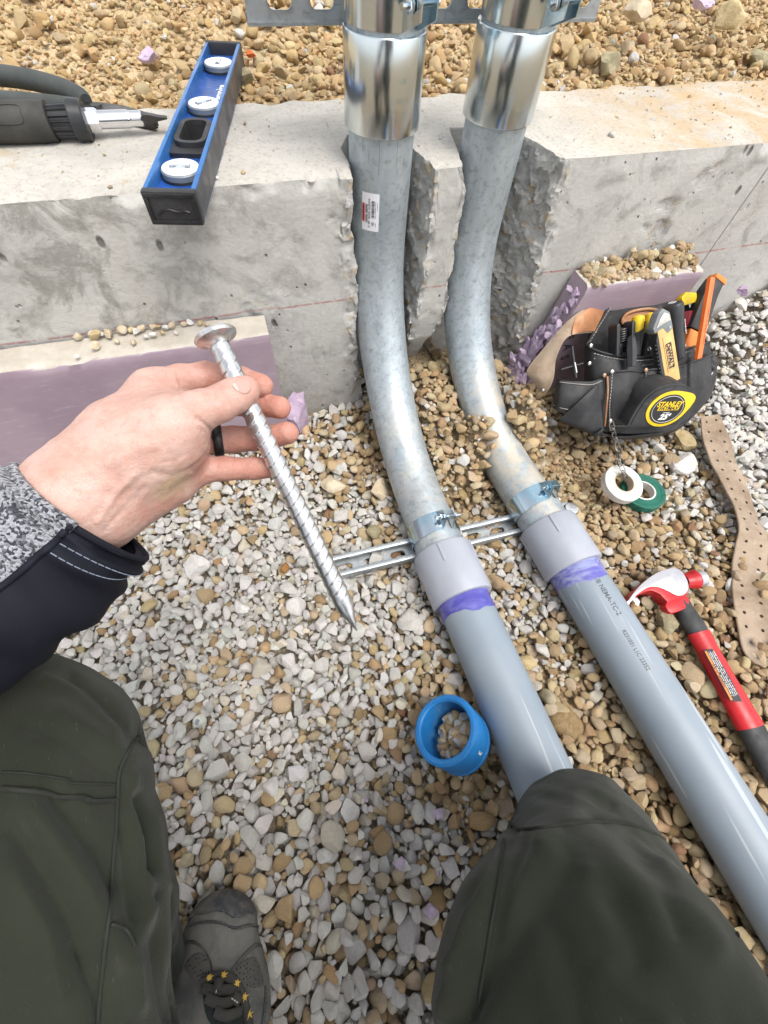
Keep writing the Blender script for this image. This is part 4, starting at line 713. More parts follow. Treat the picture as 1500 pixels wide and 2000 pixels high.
# ================================================================ spirit level
def level():
    A, B = np.array([-.0665, .577, .463]), np.array([.0430, 1.066, .463]); L = float(np.linalg.norm(B - A)); M = frame(A, B - A, z=(0, 0, 1)); w, h = .0565, .033; X = lambda vf: xf(vf, M)
    t = thing('spirit_level', A, 'blue and black spirit level lying across the wall top, one end overhanging', 'level')
    s_at = lambda px, py: float((M[:3, :3].T @ (atz(px, py, .493) - A))[0]); sv = [s_at(357, 322), s_at(400, 196), s_at(428, 117)]; sg = s_at(384, 252); g0, g1 = sg - .052, sg + .045
    for a, b in ((.004, g0), (g1, L - .004)): mesh('web', X(box(((a + b) / 2, 0, h * .48), (b - a, w - .008, .005))), 'level_web', t)
    for s in (-1, 1):
        o = mesh('rail', X(prism([(0.004, s * w / 2), (L - .004, s * w / 2), (L - .004, s * (w / 2 - .0048)), (.004, s * (w / 2 - .0048))][::s], .0, h, bevel=.0006)), 'level_blue', t, 30)
        mesh('side_face', X(box((L / 2, s * (w / 2 + .0002), h / 2), (L - .012, .0010, h - .0045))), 'level_side', o)
    for a, nm in ((0, 'end_cap'), (L, 'end_cap')):
        sg_ = -1 if a == 0 else 1; o = mesh(nm, X(box((a + sg_ * -.003, 0, h / 2), (.010, w + .0016, h + .0012), bevel=.002)), 'black_rubber', t, 35)
        fr = [box((a + sg_ * .0024, yy, zz), sz, bevel=.0006) for yy, zz, sz in ((0, h - .003, (.0022, w - .002, .004)), (0, .003, (.0022, w - .002, .004)), (w / 2 - .003, h / 2, (.0022, .004, h - .010)), (-w / 2 + .003, h / 2, (.0022, .004, h - .010)))]; mesh('rim', X(join(*fr)), 'black_plastic', o)
        if a == 0: mesh('torn_ridge', X(tube(np.array([(-.0028, yy, h * .46 + .0012 * math.sin(yy * 260) - .003 * max(0, (abs(yy) - .012) / .006)) for yy in np.linspace(-.018, .018, 30)]), .0011, 6)), 'black_plastic', o)
    # black rubber hand hold with a real opening
    outer = rrect(g1 - g0, w - .0098, .004, 4); n = len(outer); inner = rrect(g1 - g0 - .034, w - .028, .0105, 4); cx = (g0 + g1) / 2 + .004
    def ringprism(o, i, z0, z1):
        V = [(x + (g0 + g1) / 2, y, z) for z in (z0, z1) for x, y in o] + [(x + cx, y, z) for z in (z0, z1) for x, y in i]; F = []
        for j in range(n): k2 = (j + 1) % n; F += [(j, k2, n + k2, n + j), (2 * n + j, 3 * n + j, 3 * n + k2, 2 * n + k2), (n + j, n + k2, 3 * n + k2, 3 * n + j), (j, 2 * n + j, 2 * n + k2, k2)]
        return np.array(V), F
    gp = mesh('hand_hold', X(ringprism(outer, inner, h * .22, h * .70)), 'black_rubber', t, 40); lip = rrect(g1 - g0 - .022, w - .016, .015, 4); mesh('lip', X(ringprism([(x * 1 + .004, y) for x, y in lip], [(x * .99, y * .99) for x, y in inner], h * .70, h * .88)), 'black_rubber', gp, 40)
    for k, (s, R) in enumerate(zip(sv, (.0230, .0225, .0230))):
        Mv = M @ frame((s, 0, h * .5), (0, 0, 1), y=(0, 1, 0)); o = mesh('vial_housing', lathe([(0, R + .0005), (.004, R + .0005), (.0042, R), (.0095, R), (.0105, R - .0012), (.0108, .001)], Mv, 48), 'vial_grey', t, 30)
        mesh('base_ring', lathe([(-.001, R + .0012), (.0045, R + .0012), (.0046, R - .001)], Mv, 48), 'black_rubber', o, 30); mesh('face_disc', lathe([(.0108, R - .0014), (.0116, R - .0018), (.0117, .0005)], Mv, 48), 'vial_white', o, 30)
        ang = [0, 45, 90][k]; ax = np.array([0, math.cos(R_(ang)), math.sin(R_(ang))])                     # in the lathe frame: Y, Z span the disc
        cc = np.array([.0125, 0, -.004 if k == 0 else 0.0]); seg = lambda a, b, r, z=.0105: tube(np.array([[z, *(ax[1:] * a)], [z, *(ax[1:] * b)]]), r, 16)
        mesh('vial', xf(seg(-.0115, .0115, .0038), Mv), 'vial_glass', o); mesh('bubble_window', xf(seg(-.0034, .0034, .0032), Mv), 'vial_white', o); 
        for e in (-1, 1): mesh('vial_clip', xf(seg(e * .0060, e * .0118, .0036), Mv), 'vial_grey', o)
    def word(s, pos, size, ang, mat='print_white', bold=.03, shear=0.0):
        v, f = text_vf(s, size, bold, shear); ca, sa = math.cos(R_(ang)), math.sin(R_(ang)); v = np.stack([v[:, 0] * ca - v[:, 1] * sa + pos[0], v[:, 0] * sa + v[:, 1] * ca + pos[1], np.full(len(v), h * .48 + .0029)], 1); mesh('lettering', X((v, f)), mat, t, 0)
    word('empire', (s_at(428, 160), -.012), .020, 0);  word('True', (s_at(352, 366) - .004, -.006), .0115, 90, bold=.05); word('BLUE', (s_at(352, 366) + .008, -.006), .0085, 90, bold=.05)
level()

# ================================================================ multi-bit screwdriver and pliers on the wall
def screwdriver():
    t = thing('screwdriver', (-.25, .822, .463), 'thick black multi-bit screwdriver with chrome shaft lying on the wall top', 'screwdriver'); z = .4845; A = np.array([-.47, .826, z]); D = np.array([1, -.012, -.010]); M = frame(A, D, z=(0, 0, 1)); hx = lambda x: x + .47
    mesh('handle', lathe([(0, .004), (.004, .017), (.02, .0205), (.10, .0195), (.17, .0205), (.245, .0222), (.262, .0210), (.2635, .012)], M, 48), 'dark_grip', t, 40)
    P_ = [(.19, 0), (.2, .0085), (.232, .0095), (.236, 0), (.232, -.0095), (.2, -.0085)]; mesh('grip_panel', xf(tube(np.array([[x, y, math.sqrt(max(.0224 ** 2 - y * y, 0)) - .0002] for x, y in spline([(a, b) for a, b in P_], 6, True)]), .0006, 6, closed=True), M @ frame((0, 0, 0), (1, 0, 0), z=(0, -.75, .65))), 'dark_grip', t, 180)
    prof = [(.2635, .0165), (.288, .0172)]; a = np.arange(96) * 2 * math.pi / 96; V = np.concatenate([np.stack([np.full(96, x), (r + .0011 * np.sign(np.sin(a * 16))) * np.cos(a), (r + .0011 * np.sign(np.sin(a * 16))) * np.sin(a)], 1) for x, r in prof]); mesh('ratchet_sleeve', xf((V, grid_faces(2, 96, False, True)), M), 'black_plastic', t, 30)
    mesh('selector_ring', lathe([(.288, .012), (.2882, .0222), (.290, .0232), (.304, .0222), (.3055, .0205), (.3057, .008)], M, 32), 'black_plastic', t, 30); mesh('hex_collar', lathe([(.305, .0128), (.318, .0128), (.321, .0108), (.3212, .006)], M, 6), 'chrome', t, 20)
    mesh('shaft', lathe([(.319, .0098), (.357, .0098), (.3585, .0090), (.362, .0086), (.374, .0086), (.3755, .0072), (.376, .002)], M, 40), 'chrome', t, 25)
    mesh('flat_bit', xf((np.array([(x, y * sy, zz * sz) for x, sy, sz in ((.374, .0048, .0048), (.382, .0052, .0050), (.388, .0044, .0042), (.396, .0046, .0022), (.4075, .0040, .0007)) for y, zz in ((-1, -1), (1, -1), (1, 1), (-1, 1))]), grid_faces(5, 4, False, True) + [(16, 17, 18, 19)]), M), 'steel_dark', t, 20)
screwdriver()
def pliers():
    t = thing('pliers', (-.2, .92, .463), 'pair of pliers with dark grey grips lying behind the screwdriver', 'pliers'); zz = .473
    P = spline([(-.46, 1.02, zz + .006), (-.34, 1.012, zz + .008), (-.26, .985, zz + .008), (-.20, .942, zz + .006), (-.172, .905, zz + .003)], 10); mesh('handle', tube(P, np.concatenate([np.full(len(P) - 4, .0125), [.0120, .0112, .0102, .0085]]), 24), 'hose_grey', t, 60)
    P2 = spline([(-.46, .955, zz + .002), (-.34, .945, zz + .001), (-.25, .925, zz), (-.19, .900, zz)], 8); mesh('handle', tube(P2, .0098, 20), 'hose_grey', t, 60)
    out = [(-.182, .908), (-.150, .900), (-.120, .885), (-.095, .862), (-.078, .842), (-.083, .838), (-.105, .853), (-.135, .866), (-.165, .878), (-.19, .893)]; mesh('jaw', prism(out, .465, .476, bevel=.001), 'steel_dark', t, 30); out2 = [(x - .001, y - .008 - .003 * k / 9) for k, (x, y) in enumerate(out)]; mesh('jaw', prism(out2, .4655, .4735, bevel=.001), 'steel_dark', t, 30); mesh('pivot', lathe([(.476, .008), (.4785, .0075), (.479, .0005)], frame((-.158, .886, 0), (0, 0, 1), y=(0, 1, 0)), 24), 'steel_dark', t)
pliers()

# ================================================================ rocks, clods and foam crumbs one can pick out
def gz(p): return ground1(p[0], p[1])
def rock_at(px, py, wpx, mat, label, name='rock', cat='rock', seed=0, flat=.6, kind='angular', group='larger rocks', back=False, sink=.55, lift=.004):
    if back: p = atz(px, py, .47); z = float(backfill(np.array([p[0]]), np.array([p[1]]))[0]); p = atz(px, py, z + .008)
    else:
        p = atz(px, py, .015); p = atz(px, py, gz(p) + .012); z = gz(p)
    _, dep = project(p); s = wpx / 2 * float(dep) / FPX; p = p.copy(); p[2] = z + lift; return stone_thing(name, p, s, mat, label, cat, 700 + seed, group, kind, flat, sink=sink)
rock_at(803, 1213, 62, 'rock_grey', 'flat grey concrete chip on the white gravel left of the left grey pipe', seed=1, flat=.4); rock_at(1300, 1213, 66, 'rock_moss', 'rough brown rock under the hammer head', seed=2, flat=.62, sink=.6); rock_at(1336, 862, 50, 'rock_ochre', 'yellow crumbly rock in front of the tape measure', seed=3, flat=.6)
rock_at(1105, 1412, 72, 'rock_dirt', 'brown clod of earth between the two grey pipes', 'dirt_clod', 'clod', seed=4, flat=.5, kind='round', group=None); rock_at(742, 958, 54, 'rock_tan', 'pale tan boulder beside the sticker elbow', seed=5, flat=.7); rock_at(648, 945, 56, 'rock_tan', 'pitted tan rock below the left foam board corner', seed=6, flat=.55)
rock_at(662, 908, 44, 'rock_grey', 'blue-grey stone chip beside the left foam board corner', seed=7, flat=.4); rock_at(668, 1003, 36, 'rock_grey', 'grey stone chip above the gravel strut', seed=8, flat=.5); rock_at(733, 1035, 34, 'rock_moss', 'dark greenish rock above the gravel strut', seed=9, flat=.7); rock_at(380, 1108, 54, 'rock_white', 'large white angular stone right of the jacket cuff', seed=10, flat=.6)
rock_at(470, 1185, 34, 'rock_white', 'square white stone below the hand', seed=11, flat=.7); rock_at(556, 1108, 22, 'rock_rust', 'small rusty brown stone on the white gravel', seed=12, flat=.8, kind='round'); rock_at(1030, 1292, 40, 'rock_ochre', 'ochre rock against the left grey pipe', seed=13, flat=.6, kind='round'); rock_at(1335, 905, 60, 'rock_white', 'long white stone below the belt end', seed=14, flat=.45)
rock_at(1185, 138, 52, 'rock_moss', 'dark mossy rock on the backfill right of the right coupling', seed=15, flat=.75, back=True, sink=.4); rock_at(1425, 40, 60, 'rock_ochre', 'large tan rock at the top right of the backfill', seed=16, flat=.7, back=True); rock_at(475, 155, 46, 'rock_moss', 'brown rock on the backfill beside the far end of the level', seed=17, flat=.7, back=True); rock_at(1480, 120, 50, 'rock_moss', 'grey-brown rock at the right edge of the backfill', seed=18, flat=.6, back=True)
rock_at(1245, 25, 56, 'rock_tan', 'pale tan rock on the backfill at the top, right of the strut', seed=19, flat=.55, back=True)
def chunk(p, s, mat, label, name, cat, seed, flat=.7, group=None): return stone_thing(name, p, s, mat, label, cat, seed, group, 'angular', flat, sink=.25)
chunk((.318, .648, .088), .026, 'rock_moss', 'rough grey-brown concrete lump between the two elbows at the foot of the wall', 'concrete_lump', 'rock', 801, .62); chunk((.352, .585, .082), .017, 'rock_ochre', 'tan lump of stone leaning on the right elbow', 'rock', 'rock', 802, .7, 'larger rocks')
for px, py, s, l in ((1194, 267, .0062, 'grey stone chip on the wall top nearest the right slot'), (1275, 236, .0040, 'small grey stone chip on the wall top right of the slots'), (1264, 216, .0030, 'tiny grey stone chip near the back of the wall top')): chunk(atz(px, py, ZT), s, 'rock_grey', l, 'stone_chip', 'stone', 820 + px, .6, 'chips on the wall top')
def crumb(px, py, wpx, label, seed, back=False, lift=.008, mat='foam_rough', name='foam_crumb', cat='foam crumb', group='purple foam crumbs'):
    if back: p = atz(px, py, .47); z = float(backfill(np.array([p[0]]), np.array([p[1]]))[0]); p = atz(px, py, z + .01)
    else: p = atz(px, py, .015); z = gz(p) + .006; p = atz(px, py, z + .006)
    _, dep = project(p); s = wpx / 2 * float(dep) / FPX; v, f = broken_lump((0, 0, 0), (s, s * .8, s * .55), seed, cuts=9); a = seed * 1.3; v = v @ np.array([[math.cos(a), -math.sin(a), 0], [math.sin(a), math.cos(a), 0], [0, 0, 1]]).T; return tag(mesh(name, (v + np.array([p[0], p[1], z + lift]), f), mat, None, 25), label, cat, group)
crumb(290, 112, 44, 'purple foam crumb on the backfill left of the level', 61, True, .012); crumb(1370, 8, 44, 'purple foam crumb on the backfill at the top edge, far right', 62, True, .012); crumb(858, 1588, 27, 'purple foam flake below the blue plastic ring', 63); crumb(780, 1688, 27, 'smooth purple foam crumb midway between boot and right knee', 64); crumb(842, 1776, 34, 'largest purple foam crumb beside the right thigh', 65); crumb(885, 1824, 28, 'purple foam crumb touching the right thigh', 66)
crumb(855, 1705, 12, 'tiny purple foam flake above the largest foam crumb', 67); crumb(1445, 572, 34, 'purple foam scrap on the bank right of the pouch', 68, False, .012); crumb(386, 1411, 12, 'tiny blue-grey chip among white gravel beside the left thigh', 69, mat='vial_grey', name='plastic_chip', cat='chip', group=None); crumb(488, 104, 22, 'orange-red scrap beside the far end of the level', 70, True, .010, 'rust_orange', 'orange_scrap', 'scrap', None); crumb(322, 70, 14, 'white plastic bit on the backfill left of the level', 71, True, .010, 'rock_white', 'plastic_bit', 'scrap', None); crumb(715, 1562, 10, 'tiny purple foam shaving left of the blue plastic ring', 72)
# ================================================================ tool pouch leaning back on the board (plane tilted 42 degrees)
PT = R_(42); PO = np.array([.74, .40, .0]); PXv = np.array([1., 0, 0]); PU = np.array([0, math.sin(PT), math.cos(PT)]); PN = np.array([0, -math.cos(PT), math.sin(PT)])
def pp(px, py, w):
    d = sight(px, py); o = np.array([0, 0, CAMH]) - PO - w * PN; t = -(o @ PN) / (d @ PN); return np.array([0, 0, CAMH]) + t * d
def loft(rows, n=9, thick=.003, wob=.0, seed=0, normal=None):
    """rows of control points -> smooth sheet with thickness"""
    A = np.array([spline(r, n) for r in rows]); B = np.array([spline(A[:, j], n) for j in range(A.shape[1])]).transpose(1, 0, 2); nu, nv = B.shape[:2]
    du, dv = np.gradient(B, axis=0), np.gradient(B, axis=1); nn = np.cross(du, dv); nn /= np.maximum(np.linalg.norm(nn, axis=2, keepdims=True), 1e-9)
    if wob: B = B + nn * (wob * fbm(B, 28, 3, seed))[..., None]
    V = np.concatenate([B.reshape(-1, 3), (B - nn * thick).reshape(-1, 3)]); F = grid_faces(nu, nv); m = nu * nv; F = F + [tuple(m + i for i in f[::-1]) for f in F]
    ring = [i * nv for i in range(nu)] + [(nu - 1) * nv + j for j in range(1, nv)] + [i * nv + nv - 1 for i in range(nu - 2, -1, -1)] + list(range(nv - 2, 0, -1)); F += [(ring[i], ring[(i + 1) % len(ring)], m + ring[(i + 1) % len(ring)], m + ring[i]) for i in range(len(ring))]
    return V, F
def stitches(pts, parent, every=.0062, ln=.0044, r=.00055, name='stitching', n=14, mat='thread'):
    P = spline(pts, n); d = np.r_[0, np.cumsum(np.linalg.norm(np.diff(P, axis=0), axis=1))]; L = d[-1]; out = []; s = 0
    while s + ln < L:
        seg = np.array([[np.interp(x, d, P[:, k]) for k in range(3)] for x in (s, s + ln / 2, s + ln)]); out.append(tube(seg, r, 5)); s += every
    return mesh(name, join(*out), mat, parent, 60)
def rivet(p, n, parent, r=.0042, mat='rivet'): mesh('rivet', lathe([(-.001, r), (.0008, r), (.0018, r * .7), (.0022, .0002)], frame(p, n, y=PU), 16), mat, parent)
pouch = thing('tool_pouch', PO, 'worn black leather tool pouch leaning against the foam board, full of tools', 'tool pouch')
Q = lambda rows: [[pp(*c) for c in r] for r in rows]
back = mesh('back_panel', loft(Q([[(1197, 577, .004), (1232, 575, .001), (1265, 572, .001), (1300, 569, .0), (1337, 567, .003)], [(1176, 622, .002), (1215, 625, .0), (1258, 625, -.002), (1300, 620, .0), (1350, 612, .0)], [(1146, 672, .0), (1205, 690, -.004), (1262, 690, -.006), (1310, 685, -.004), (1372, 676, .0)], [(1150, 745, .0), (1200, 750, -.004), (1260, 750, -.004), (1310, 750, -.002), (1386, 720, .0)], [(1140, 800, .004), (1200, 812, .0), (1260, 812, .0), (1320, 800, .0), (1386, 768, .004)]]), wob=.0015), 'leather_black', pouch, 60)
mesh('binding', tube(spline([pp(1146, 672, .002), pp(1160, 648, .003), pp(1178, 620, .004), pp(1192, 592, .004), pp(1198, 577, .006), pp(1188, 571, .002), pp(1183, 584, -.006)], 8), .0028, 8), 'leather_black', back, 60)
stitches([pp(1152, 668, .005), pp(1166, 644, .006), pp(1184, 615, .007), pp(1198, 590, .007), pp(1201, 578, .006)], back); stitches([pp(1337, 568, .006), pp(1347, 588, .005), pp(1352, 605, .005)], back)
mainp = mesh('main_pocket', loft(Q([[(1143, 674, .004), (1158, 683, .030), (1195, 694, .048), (1245, 699, .055), (1300, 693, .054), (1350, 680, .038), (1388, 668, .002)], [(1141, 730, .004), (1160, 742, .036), (1200, 755, .058), (1250, 757, .064), (1300, 750, .060), (1350, 738, .044), (1393, 720, .002)], [(1138, 790, .004), (1162, 812, .030), (1200, 832, .046), (1250, 838, .05), (1300, 834, .048), (1348, 810, .034), (1390, 768, .002)]]), wob=.0016, seed=4), 'leather_black', pouch, 60)
for dy in (5, 15): stitches([pp(1160, 685 + dy, .034), pp(1195, 694 + dy, .050), pp(1245, 699 + dy, .0575), pp(1300, 693 + dy, .0565), pp(1350, 680 + dy, .041)], mainp)
mesh('rim_binding', tube(spline(Q([[(1143, 673, .005), (1158, 682, .031), (1195, 693, .049), (1245, 698, .056), (1300, 692, .055), (1350, 679, .039), (1388, 667, .003)]])[0], 8), .0024, 8), 'leather_black', mainp, 60)
fp = mesh('front_pocket', loft(Q([[(1184, 733, .060), (1200, 727, .066), (1228, 724, .074), (1252, 727, .068), (1270, 722, .076), (1315, 718, .082), (1336, 714, .068), (1352, 706, .074), (1374, 700, .066), (1396, 690, .018)], [(1184, 785, .062), (1200, 785, .070), (1228, 785, .078), (1252, 786, .073), (1270, 785, .080), (1315, 775, .082), (1336, 770, .070), (1352, 765, .074), (1378, 752, .062), (1400, 730, .018)], [(1184, 842, .050), (1200, 845, .056), (1228, 847, .060), (1252, 846, .060), (1270, 845, .060), (1312, 838, .058), (1332, 826, .054), (1348, 815, .050), (1372, 795, .040), (1392, 768, .012)]]), wob=.0012, seed=7), 'leather_black', pouch, 60)
stitches([pp(1196, 729, .071), pp(1194, 760, .074), pp(1191, 790, .073), pp(1191, 820, .064)], fp); stitches([pp(1262, 727, .076), pp(1262, 745, .079), pp(1262, 760, .080)], fp); stitches([pp(1193, 832, .062), pp(1225, 832, .066), pp(1270, 832, .066)], fp)
mesh('rim_binding', tube(spline(Q([[(1184, 733, .061), (1200, 727, .067), (1228, 724, .075), (1252, 727, .069), (1270, 722, .077), (1315, 718, .083), (1336, 714, .069), (1352, 706, .075), (1374, 700, .067), (1396, 690, .02)]])[0], 8), .0020, 8), 'leather_black', fp, 60)
wing = mesh('side_pocket', loft(Q([[(1088, 738, .010), (1096, 742, .036), (1128, 745, .052), (1160, 744, .056), (1182, 733, .060)], [(1083, 765, .010), (1092, 772, .040), (1126, 778, .056), (1160, 780, .060), (1184, 785, .062)], [(1078, 794, .010), (1090, 802, .036), (1124, 812, .050), (1160, 830, .052), (1186, 845, .048)]]), wob=.0014, seed=9), 'leather_black', pouch, 60)
stitches([pp(1093, 746, .037), pp(1128, 750, .055), pp(1157, 751, .059), pp(1178, 742, .063)], wing, every=.0046); stitches([pp(1080, 791, .02), pp(1096, 797, .042), pp(1112, 800, .05)], wing, every=.0046)
mesh('fold_flap', loft(Q([[(1166, 750, .066), (1168, 749, .068), (1170, 752, .066)], [(1130, 785, .064), (1150, 788, .070), (1174, 790, .068)], [(1094, 818, .040), (1140, 832, .064), (1178, 838, .064)], [(1096, 822, .034), (1138, 843, .054), (1176, 852, .056)]]), wob=.0006, seed=2), 'leather_black', wing, 60); mesh('curled_edge', tube(spline([pp(1160, 850, .06), pp(1168, 846, .066), pp(1177, 838, .068)], 6), .0035, 10), 'leather_black', wing, 60)
mesh('bottom', loft(Q([[(1090, 806, .03), (1180, 850, .048), (1250, 852, .052), (1330, 832, .048), (1392, 770, .01)], [(1110, 812, .0), (1190, 852, .01), (1255, 855, .012), (1325, 838, .01), (1388, 775, .0)], [(1130, 800, -.01), (1200, 830, -.01), (1260, 830, -.01), (1320, 815, -.01), (1380, 775, -.01)]])), 'leather_black', pouch, 60)
mesh('seam_cord', tube(spline([pp(1186, 735, .066), pp(1187, 765, .068), pp(1184, 800, .067), pp(1181, 832, .058)], 8), .0019, 8), 'leather_tan', fp, 60)
for px, py, w, mt in ((1196, 726, .072, 'rivet'), (1262, 723, .077, 'rivet_rust'), (1181, 733, .064, 'rivet_rust'), (1152, 710, .030, 'rivet'), (1155, 675, .030, 'rivet'), (1337, 676, .048, 'rivet'), (1268, 682, .058, 'rivet'), (1193, 822, .066, 'rivet')): rivet(pp(px, py, w), PN, pouch, mat=mt)
oh = spline([pp(1217, 632, .004), pp(1222, 615, .004), pp(1245, 606, .003), pp(1275, 604, .003), pp(1300, 615, .003), pp(1290, 632, .004), pp(1250, 640, .004)], 8, True); mesh('hole_binding', tube(oh, .0030, 8, closed=True), 'leather_tan', back, 60); mesh('hole_lining', (np.concatenate([oh - PN * .003, [oh.mean(0) - PN * .004]]), [(i, (i + 1) % len(oh), len(oh)) for i in range(len(oh))]), 'leather_tan', back, 60)
hk = thing('hanging_clip', pp(1385, 720, .04), 'black knob with a bent wire clip on the right side of the tool pouch', 'clip'); mesh('knob', broken_lump(pp(1386, 712, .030), (.017, .015, .020), 91, cuts=3), 'leather_black', hk, 60); mesh('wire', tube(spline([pp(1372, 733, .045), pp(1370, 741, .048), pp(1382, 738, .045), pp(1391, 728, .04)], 8), .0022, 8), 'rivet', hk, 60); mesh('loop', tube(spline([pp(1382, 740, .04), pp(1382, 765, .036), pp(1377, 774, .036), pp(1369, 772, .038), pp(1373, 752, .04)], 8), .0018, 8), 'chain_steel', hk, 60)

# ---------------------------------------------------------------- tools in the pouch
def rod(a, b, prof, mat, parent, name, seg=24, up=None):
    a, b = np.asarray(a), np.asarray(b); M = frame(a, b - a, z=PN if up is None else up); return mesh(name, lathe(prof, M, seg), mat, parent, 40)
def tape_measure():
    c = pp(1300, 797, .116); cd = np.array([0, 0, CAMH]) - c; cd /= np.linalg.norm(cd); n = .78 * cd + .62 * (.83 * RW[:, 0] + .55 * RW[:, 1]); n /= np.linalg.norm(n); e1 = RW[:, 0] + .02 * RW[:, 1]; e1 = e1 - (e1 @ n) * n; e1 /= np.linalg.norm(e1); M = frame(c, e1, z=n) @ np.diag([1.12, 1.06, 1.12, 1.0])
    t = thing('tape_measure', c - n * .05, 'black and yellow tape measure clipped to the front of the tool pouch', 'tape measure')
    out = [(-.049, -.036), (.030, -.036), (.040, -.030), (.0445, -.018), (.0455, .002), (.041, .022), (.029, .036), (.012, .0425), (-.010, .0425), (-.030, .036), (-.044, .022), (-.050, .006), (-.054, -.014), (-.055, -.028)]; out = [tuple(p) for p in spline(out, 4, True)]
    mesh('body', prism(out, -.050, -.002, M, bevel=.006, segs=4), 'black_rubber', t, 40)
    for k, a in enumerate((58, 84, 110, 136)):
        ca, sa = math.cos(R_(a)), math.sin(R_(a)); r0 = .0428; mesh('grip_ridge', xf(box((r0 * ca * 1.03, r0 * sa, -.026), (.0022, .0022, .040), bevel=.0008), M), 'black_plastic', t)
    a = np.linspace(0, 2 * math.pi, 61)[:-1]; el = lambda r, sq=1.0: [(r * math.cos(x) + .003, r * sq * math.sin(x) - .002) for x in a]
    mesh('face_plate', prism([(p[0] * .90, p[1] * .90) for p in out], -.003, -.0005, M, bevel=.001), 'black_rubber', t, 40); band = [(x, y) for x, y in el(.0365, .93)]
    band = [(x + (.0095 * max(0, math.cos(aa - R_(25))) ** 6), y + .007 * max(0, math.cos(aa - R_(25))) ** 6) for (x, y), aa in zip(band, a)]; b = mesh('yellow_ring', prism(band, -.0004, .0012, M, bevel=.0004), 'yellow_grip', t, 40)
    mesh('badge', prism(el(.0305, .92), .0012, .0020, M), 'black_plastic', b, 30); rg_ = np.array([(x, y, .0021) for x, y in el(.0272, .92)]); mesh('badge_line', xf(tube(rg_, .0004, 5, closed=True), M), 'print_white', b)
    def wd(s, x, y, sz, mat, bold=.03, sh=.2, sx=1.0, z=.0024):
        v, f = text_vf(s, sz, bold, sh); v[:, 0] *= sx; mesh('lettering', xf((v + np.array([x + .003, y - .002, z]), f), M), mat, b, 0)
    wd('STANLEY', 0, .0100, .0128, 'print_yellow', .04, .25, .86); mesh('name_bar', prism([(-.0185 + .003, -.0036), (.0195 + .003, -.0036), (.0205 + .003, .0036), (-.0175 + .003, .0036)], .0020, .0023, M), 'print_yellow', b, 0); wd('FATMAX', .0005, .0020, .0085, 'print_black', .03, .25, 1.05, .0026); fv, ff = fine_print(.012, .0022, 3); mesh('lettering', xf((fv + np.array([.003, -.008, .0024]), ff), M), 'print_white', b, 0); wd("25'", -.001, -.0145, .0150, 'print_white', .05, .25)
    mesh('belt_clip', xf(box((0, .0, -.053), (.03, .05, .003), bevel=.001), M), 'rivet', t)
tape_measure()
def utility_knife():
    a, b = pp(1306, 728, .080), pp(1291, 636, .080); M = frame(a, b - a, z=PN); L = float(np.linalg.norm(b - a)); t = thing('utility_knife', a, 'tan and grey utility knife with a metal nose standing in the front pocket', 'utility knife'); w = .0165
    mesh('body', prism([(-.02, -w), (L - .012, -w), (L - .004, -w * .8), (L, .3 * w), (L, w), (-.02, w)], -.008, .008, M, bevel=.0025), 'knife_tan', t, 40); mesh('inlay', prism([(.004, -w * .55), (L - .02, -w * .5), (L - .02, w * .55), (.004, w * .55)], .0080, .0090, M, bevel=.0004), 'knife_tan', t)
    mesh('grip_edge', prism([(-.02, w * .88), (L - .004, w * .88), (L - .02, w * 1.30), (.0, w * 1.34), (-.02, w * 1.3)], -.0075, .0070, M, bevel=.002), 'black_rubber', t, 40)
    for k in range(9): mesh('grip_ridge', xf(tube(np.array([(.004 + k * .0075, w * 1.36, -.006), (.004 + k * .0075, w * 1.40, .006)]), .0016, 6), M), 'black_rubber', t)
    mesh('head', prism([(L - .012, -w * 1.02), (L + .018, -w * .9), (L + .031, -w * .1), (L + .026, w * .5), (L + .004, w * 1.55), (L - .006, w * 1.45), (L - .004, w * .3), (L - .018, -w * .2)], -.0088, .0090, M, bevel=.003), 'knife_grey', t, 40); mesh('nose', prism([(L + .004, -w * .75), (L + .015, -w * .72), (L + .022, -w * .1), (L + .014, w * .6), (L + .002, w * 1.2), (L + .004, w * .2)], .0088, .0104, M, bevel=.0008), 'worn_metal', t, 40); mesh('screw', lathe([(0, .003), (.0012, .0026), (.0013, .0004)], M @ frame((L - .008, -w * .55, .009), (0, 0, 1), y=(0, 1, 0)), 16), 'rivet', t)
    v, f = text_vf('DeWALT', .0125, .045); fr = [box((.034, yy, .0093), sz) for yy, sz in ((-.0062, (.046, .0009, .0006)), (.0062, (.046, .0009, .0006)))] + [box((xx, 0, .0093), (.0009, .0124, .0006)) for xx in (.011, .057)]; mesh('lettering', xf((np.stack([-v[:, 0] * .98 + .034, -v[:, 1], np.full(len(v), .0096)], 1), f), M), 'print_black', t, 0); mesh('name_frame', xf(join(*fr), M), 'print_black', t, 0)
utility_knife()
